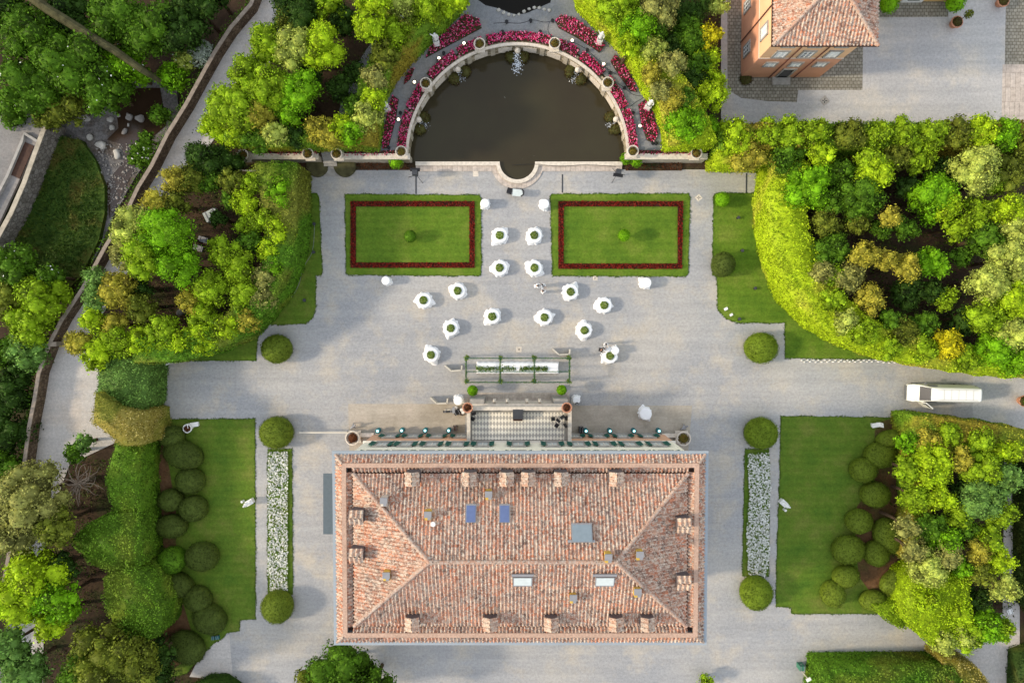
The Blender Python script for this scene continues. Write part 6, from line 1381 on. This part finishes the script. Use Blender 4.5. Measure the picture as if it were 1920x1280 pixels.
for a in ((385,300,36,'dark',6),(425,300,34,'dark',5.5),(372,305,26,'dark',5.5),(330,340,28,'gold',6.5),(362,335,30,'olive',6),(298,380,28,'gold',6.5),(330,380,28,'olive',6),(248,428,42,'pale',7.5),(320,440,56,'bright',9),(275,480,46,'mid',8.5),(330,495,42,'bright',8.5),(232,480,28,'khaki',7),(395,340,26,'green',5.5),(435,342,26,'olive',6),
          (475,345,26,'mid',6),(460,380,26,'lime',6.3),(500,410,24,'mid',6.3),(470,420,28,'mid',6),(435,375,20,'green',5.5),(418,475,34,'mid',7),(450,500,34,'mid',7),(470,450,26,'green',6),(505,470,24,'lime',6.3),(495,520,30,'khaki',6.4),(460,555,34,'mid',6.8),(400,545,36,'mid',7),(360,565,26,'gold',6),(385,595,30,'mid',6.3),
          (225,545,38,'gold',6.5),(185,560,30,'bluegreen',6),(262,575,34,'olive',6),(180,600,28,'lime',6.2),(215,610,28,'gold',6),(150,645,26,'gold',6.2),(180,660,32,'lime',6.2),(225,640,34,'mid',6.2),(270,640,32,'lime',6.3),(310,625,34,'mid',6.5),(345,640,30,'lime',6.3),(385,635,32,'lime',6.3),(425,610,32,'lime',6.3),(460,600,26,'gold',6.3),
          (490,560,26,'khaki',6.3),(520,500,24,'bright',6),(523,430,30,'lime',6.4),(522,362,34,'bright',6.4),(265,540,24,'dark',5),(410,410,18,'dark',4.5),(180,525,24,'bluegreen',5.5)):
    tree(*a[:3], a[3], Z, top=a[4]-.2, z0=0)
Z = 'the ravine trees'
for a in ((70,70,62,'green',9,-3),(150,120,62,'green',9,-3),(60,165,56,'green',8,-3),(215,45,58,'green',9,-3),(290,60,58,'green',8.5,-3),(340,60,44,'dark',8,-3),(365,15,44,'dark',8,-3),(130,30,46,'dark',8,-3),(20,30,44,'dark',8,-3),(200,170,46,'green',7.5,-3),(130,195,44,'olive',6,-3),(30,205,36,'green',5,-3),(240,130,44,'bright',7,-3),(400,-10,30,'dark',6,-3),
          (90,215,28,'olive',4.5,-3),(330,145,32,'bright',5,-3),(345,110,20,'pale',5,-3),(300,215,20,'green',3.5,-3),(265,292,24,'green',3.5,-3),(275,262,14,'green',3,-3),(35,500,42,'green',6,-3),(20,560,40,'olive',6,-3),(85,560,48,'mid',7,-3),(60,610,44,'mid',6.5,-3),(55,655,38,'bluegreen',6,-3),(20,660,36,'green',5.5,-3),(95,520,24,'green',6,-3),
          (15,740,46,'dark',6,-3),(20,810,44,'dark',6,-3),(10,870,40,'green',6,-3),(35,700,30,'dark',5,-3)):
    t = tree(*a[:3], a[3], Z, top=a[4], z0=a[5], leaf=.34, dens=20, lr=.36, nl=26)
    if (a[0], a[1]) in ((150,120),(60,165),(200,170),(240,130),(35,500),(265,292),(345,110),(390,20),(95,520)):
        q = rand_dirs(70); q = q[q[:,2] > .35]; cr = t.children[0] if t.children[0].name.startswith('crown') else t.children[1]; rr_ = PS(a[2], a[4]-3)
        q = q[(np.sin(q[:,0]*6+a[0])*np.cos(q[:,1]*7)) > .15]; LV, LQ = leaves(q*rr_*1.04, q, .22, .5, .8); mesh_np('blossom', LV, LQ, np.zeros((0,3), int), LM['white'], t, cr.location)
c = P(374, 98, 1.5); e = empty('shrub', (c.x, c.y, RZ)); tag(e, 'silvery feathery shrub on the ravine side of the wall', 'shrub'); leafball(1.5, 700, .3, 'silver', e, (0,0,4.0), 'foliage', .7, .6); mm = MB(); mm.tube([(0,0,0),(0,0,4)], .08, 6); mm.build('stem', M['bark'], e)
Z = 'the lower left woodland'
for a in ((60,930,66,'khaki',8.5),(25,985,54,'khaki',8),(105,985,42,'olive',7.5),(70,1080,58,'lime',8),(30,1120,52,'lime',8),(110,1125,44,'bright',7.5),(95,1170,30,'lime',7),(15,1210,44,'bluegreen',7),(50,1250,44,'bluegreen',6.5),(205,1230,70,'olive',8),(165,1255,48,'green',7),(260,1240,44,'olive',7.5),(300,1225,34,'dark',5.5),
          (160,830,20,'bluegreen',3),(140,850,20,'green',3.5),(120,1060,34,'dark',6),(300,1270,34,'dark',4),(640,1262,66,'green',7.5),(700,1290,44,'green',7),(590,1290,46,'olive',7)):
    tree(*a[:3], a[3], Z if a[0] < 500 else 'the group cut by the bottom edge', top=a[4], z0=0, leaf=.3, dens=22)
t = tree(1322,1276,17,'mid','the bottom edge right of the villa', top=2.0, nl=9)
Z = 'the lower right grove'
for a in ((1700,830,22,'bright',5.2),(1735,822,26,'gold',5.5),(1775,812,28,'mid',5.5),(1830,830,32,'mid',5.8),(1880,845,28,'lime',5.8),(1745,870,42,'lime',6.4),(1800,862,26,'gold',6.3),(1835,880,36,'mid',6.4),(1885,900,32,'bluegreen',6.4),(1715,930,34,'mid',6),(1835,935,40,'bluegreen',7),(1760,930,28,'lime',6.4),(1875,960,30,'mid',6.4),
          (1795,965,26,'mid',6),(1740,985,32,'green',6.4),(1770,1015,34,'bright',6.6),(1810,990,22,'green',6),(1850,1005,32,'mid',6.4),(1700,985,26,'khaki',6.4),(1712,1030,26,'khaki',6.6),(1738,1062,36,'pale',6.8),(1778,1040,26,'khaki',7),(1835,1030,26,'gold',6.4),(1870,1050,28,'lime',6.4),(1840,1075,24,'olive',6.2),(1880,1100,28,'pale',6),
          (1800,1060,22,'bright',6),(1850,1170,36,'bright',5.6),(1880,1180,24,'mid',5.4),(1810,1190,34,'mid',5.4),(1790,1150,34,'lime',5.4),(1735,1120,28,'lime',5.6),(1765,1200,26,'pale',5.2),(1830,1120,26,'dark',4.5),(1800,920,24,'dark',5),(1800,1190,26,'pale',5.3),(1700,880,28,'mid',5.6)):
    tree(*a[:3], a[3], Z, top=a[4], z0=0)
# bare twisted tree at the lower left
c = P(150,905,2.5); e = empty('bare_tree', (c.x, c.y, 0)); tag(e, 'twisted bare grey-brown branches beside the khaki tree', 'bare tree')
mm = MB(); mm.tube([(0,0,0),(.1,0,1.5),(0,0,3)], [.3,.25,.18], 8); mm.build('trunk', M['palebark'], e)
for i in range(34):
    a = rng.random()*6.28; L = 1.2+rng.random()*2.2; z = 2.3+rng.random()*.9; pts = [(0,0,z)]
    for k in range(1, 5): a += rng.normal()*.45; pts.append((pts[-1][0]+math.cos(a)*L/4, pts[-1][1]+math.sin(a)*L/4, pts[-1][2]+.1+rng.normal()*.2))
    mm = MB(); mm.tube(pts, [.09,.07,.05,.035,.015], 5); mm.build('branch', M['palebark'], e)
# white beehive boxes and grating in the left grove
case(395,403,(1.5,1.1,.8),.45,'grey box roof in the clearing of the left grove','paleglass', name='shed_box', cat='box')
for x, y, l in ((380,449,'upper dark metal grille in the left grove clearing'),(371,465,'second dark metal grille in the left grove clearing')): case(x, y, (1.05,.6,.3), -.3, l, 'greymetal', name='metal_grille', cat='grille')
c = P(338,586,.8); e = empty('stone_ball', (c.x, c.y, 0)); tag(e, 'grey stone ball on a base in the left grove', 'ornament'); mm = MB(); mm.lathe((0,0,0), [(.3,0),(.3,.4),(.2,.5)], 12); mm.build('base', M['greystone'], e); cv, cf = ico(3); mesh_np('ball', cv*.38, np.zeros((0,4), int), cf, M['rock'], e, (0,0,.85))
# dark pool north of the fountain
W = [P(a, b, TZ+.02) for a, b in ((893,-40),(896,0),(910,10),(935,16),(955,24),(972,28),(990,24),(1012,14),(1032,5),(1040,-40))]; mm = MB(); mm.prism([(v.x, v.y) for v in W], TZ, TZ+.03); tag(mm.build('grotto_pool', M['darkwater']), kind='structure')
W = [P(a, b, TZ+.02) for a, b in ((1010,-40),(1010,2),(1040,2),(1050,-40))]
for i, (x, y) in enumerate([(935+j*9.5, 22+6*math.sin(j*.7)-abs(j-4)*1.6) for j in range(11)]):
    c = P(x, y+3, TZ+.1); s = .18+.12*random.random(); cv, cf = ico(1); o = mesh_np('edging_stone', cv*np.array([s,s*.8,s*.5])*(1+.15*rng.normal(size=(len(cv),1))), np.zeros((0,4), int), cf, M['palerock'], None, (c.x, c.y, TZ+.05)); tag(o, 'small pale stone on the rim of the dark pool behind the fountain', 'stone', 'stones edging the dark pool')

# ---------------- labels of the trees: colour + grove + rank ----------------
ORD = ['first','second','third','fourth','fifth','sixth','seventh','eighth','ninth','tenth','eleventh','twelfth','thirteenth','fourteenth','fifteenth','sixteenth','seventeenth','eighteenth','nineteenth','twentieth']
from collections import defaultdict
G = defaultdict(list)
for t_ in TREES: G[(t_[1], t_[2])].append(t_)
for (z_, cw), L in G.items():
    L.sort(key=lambda q: q[3])
    for i, q in enumerate(L):
        if len(L) == 1: lab = 'the only %s tree in %s' % (cw, z_)
        elif i == 0: lab = 'leftmost %s tree in %s' % (cw, z_)
        elif i == len(L)-1: lab = 'rightmost %s tree in %s' % (cw, z_)
        elif i < len(L)/2: lab = '%s %s tree from the left in %s' % (ORD[i], cw, z_)
        else: lab = '%s %s tree from the right in %s' % (ORD[len(L)-1-i], cw, z_)
        tag(q[0], lab, 'tree', 'trees of '+z_)
        q[0].name = 'tree'
for o in sc.objects:
    if o.type == 'LIGHT' or o.type == 'CAMERA': continue
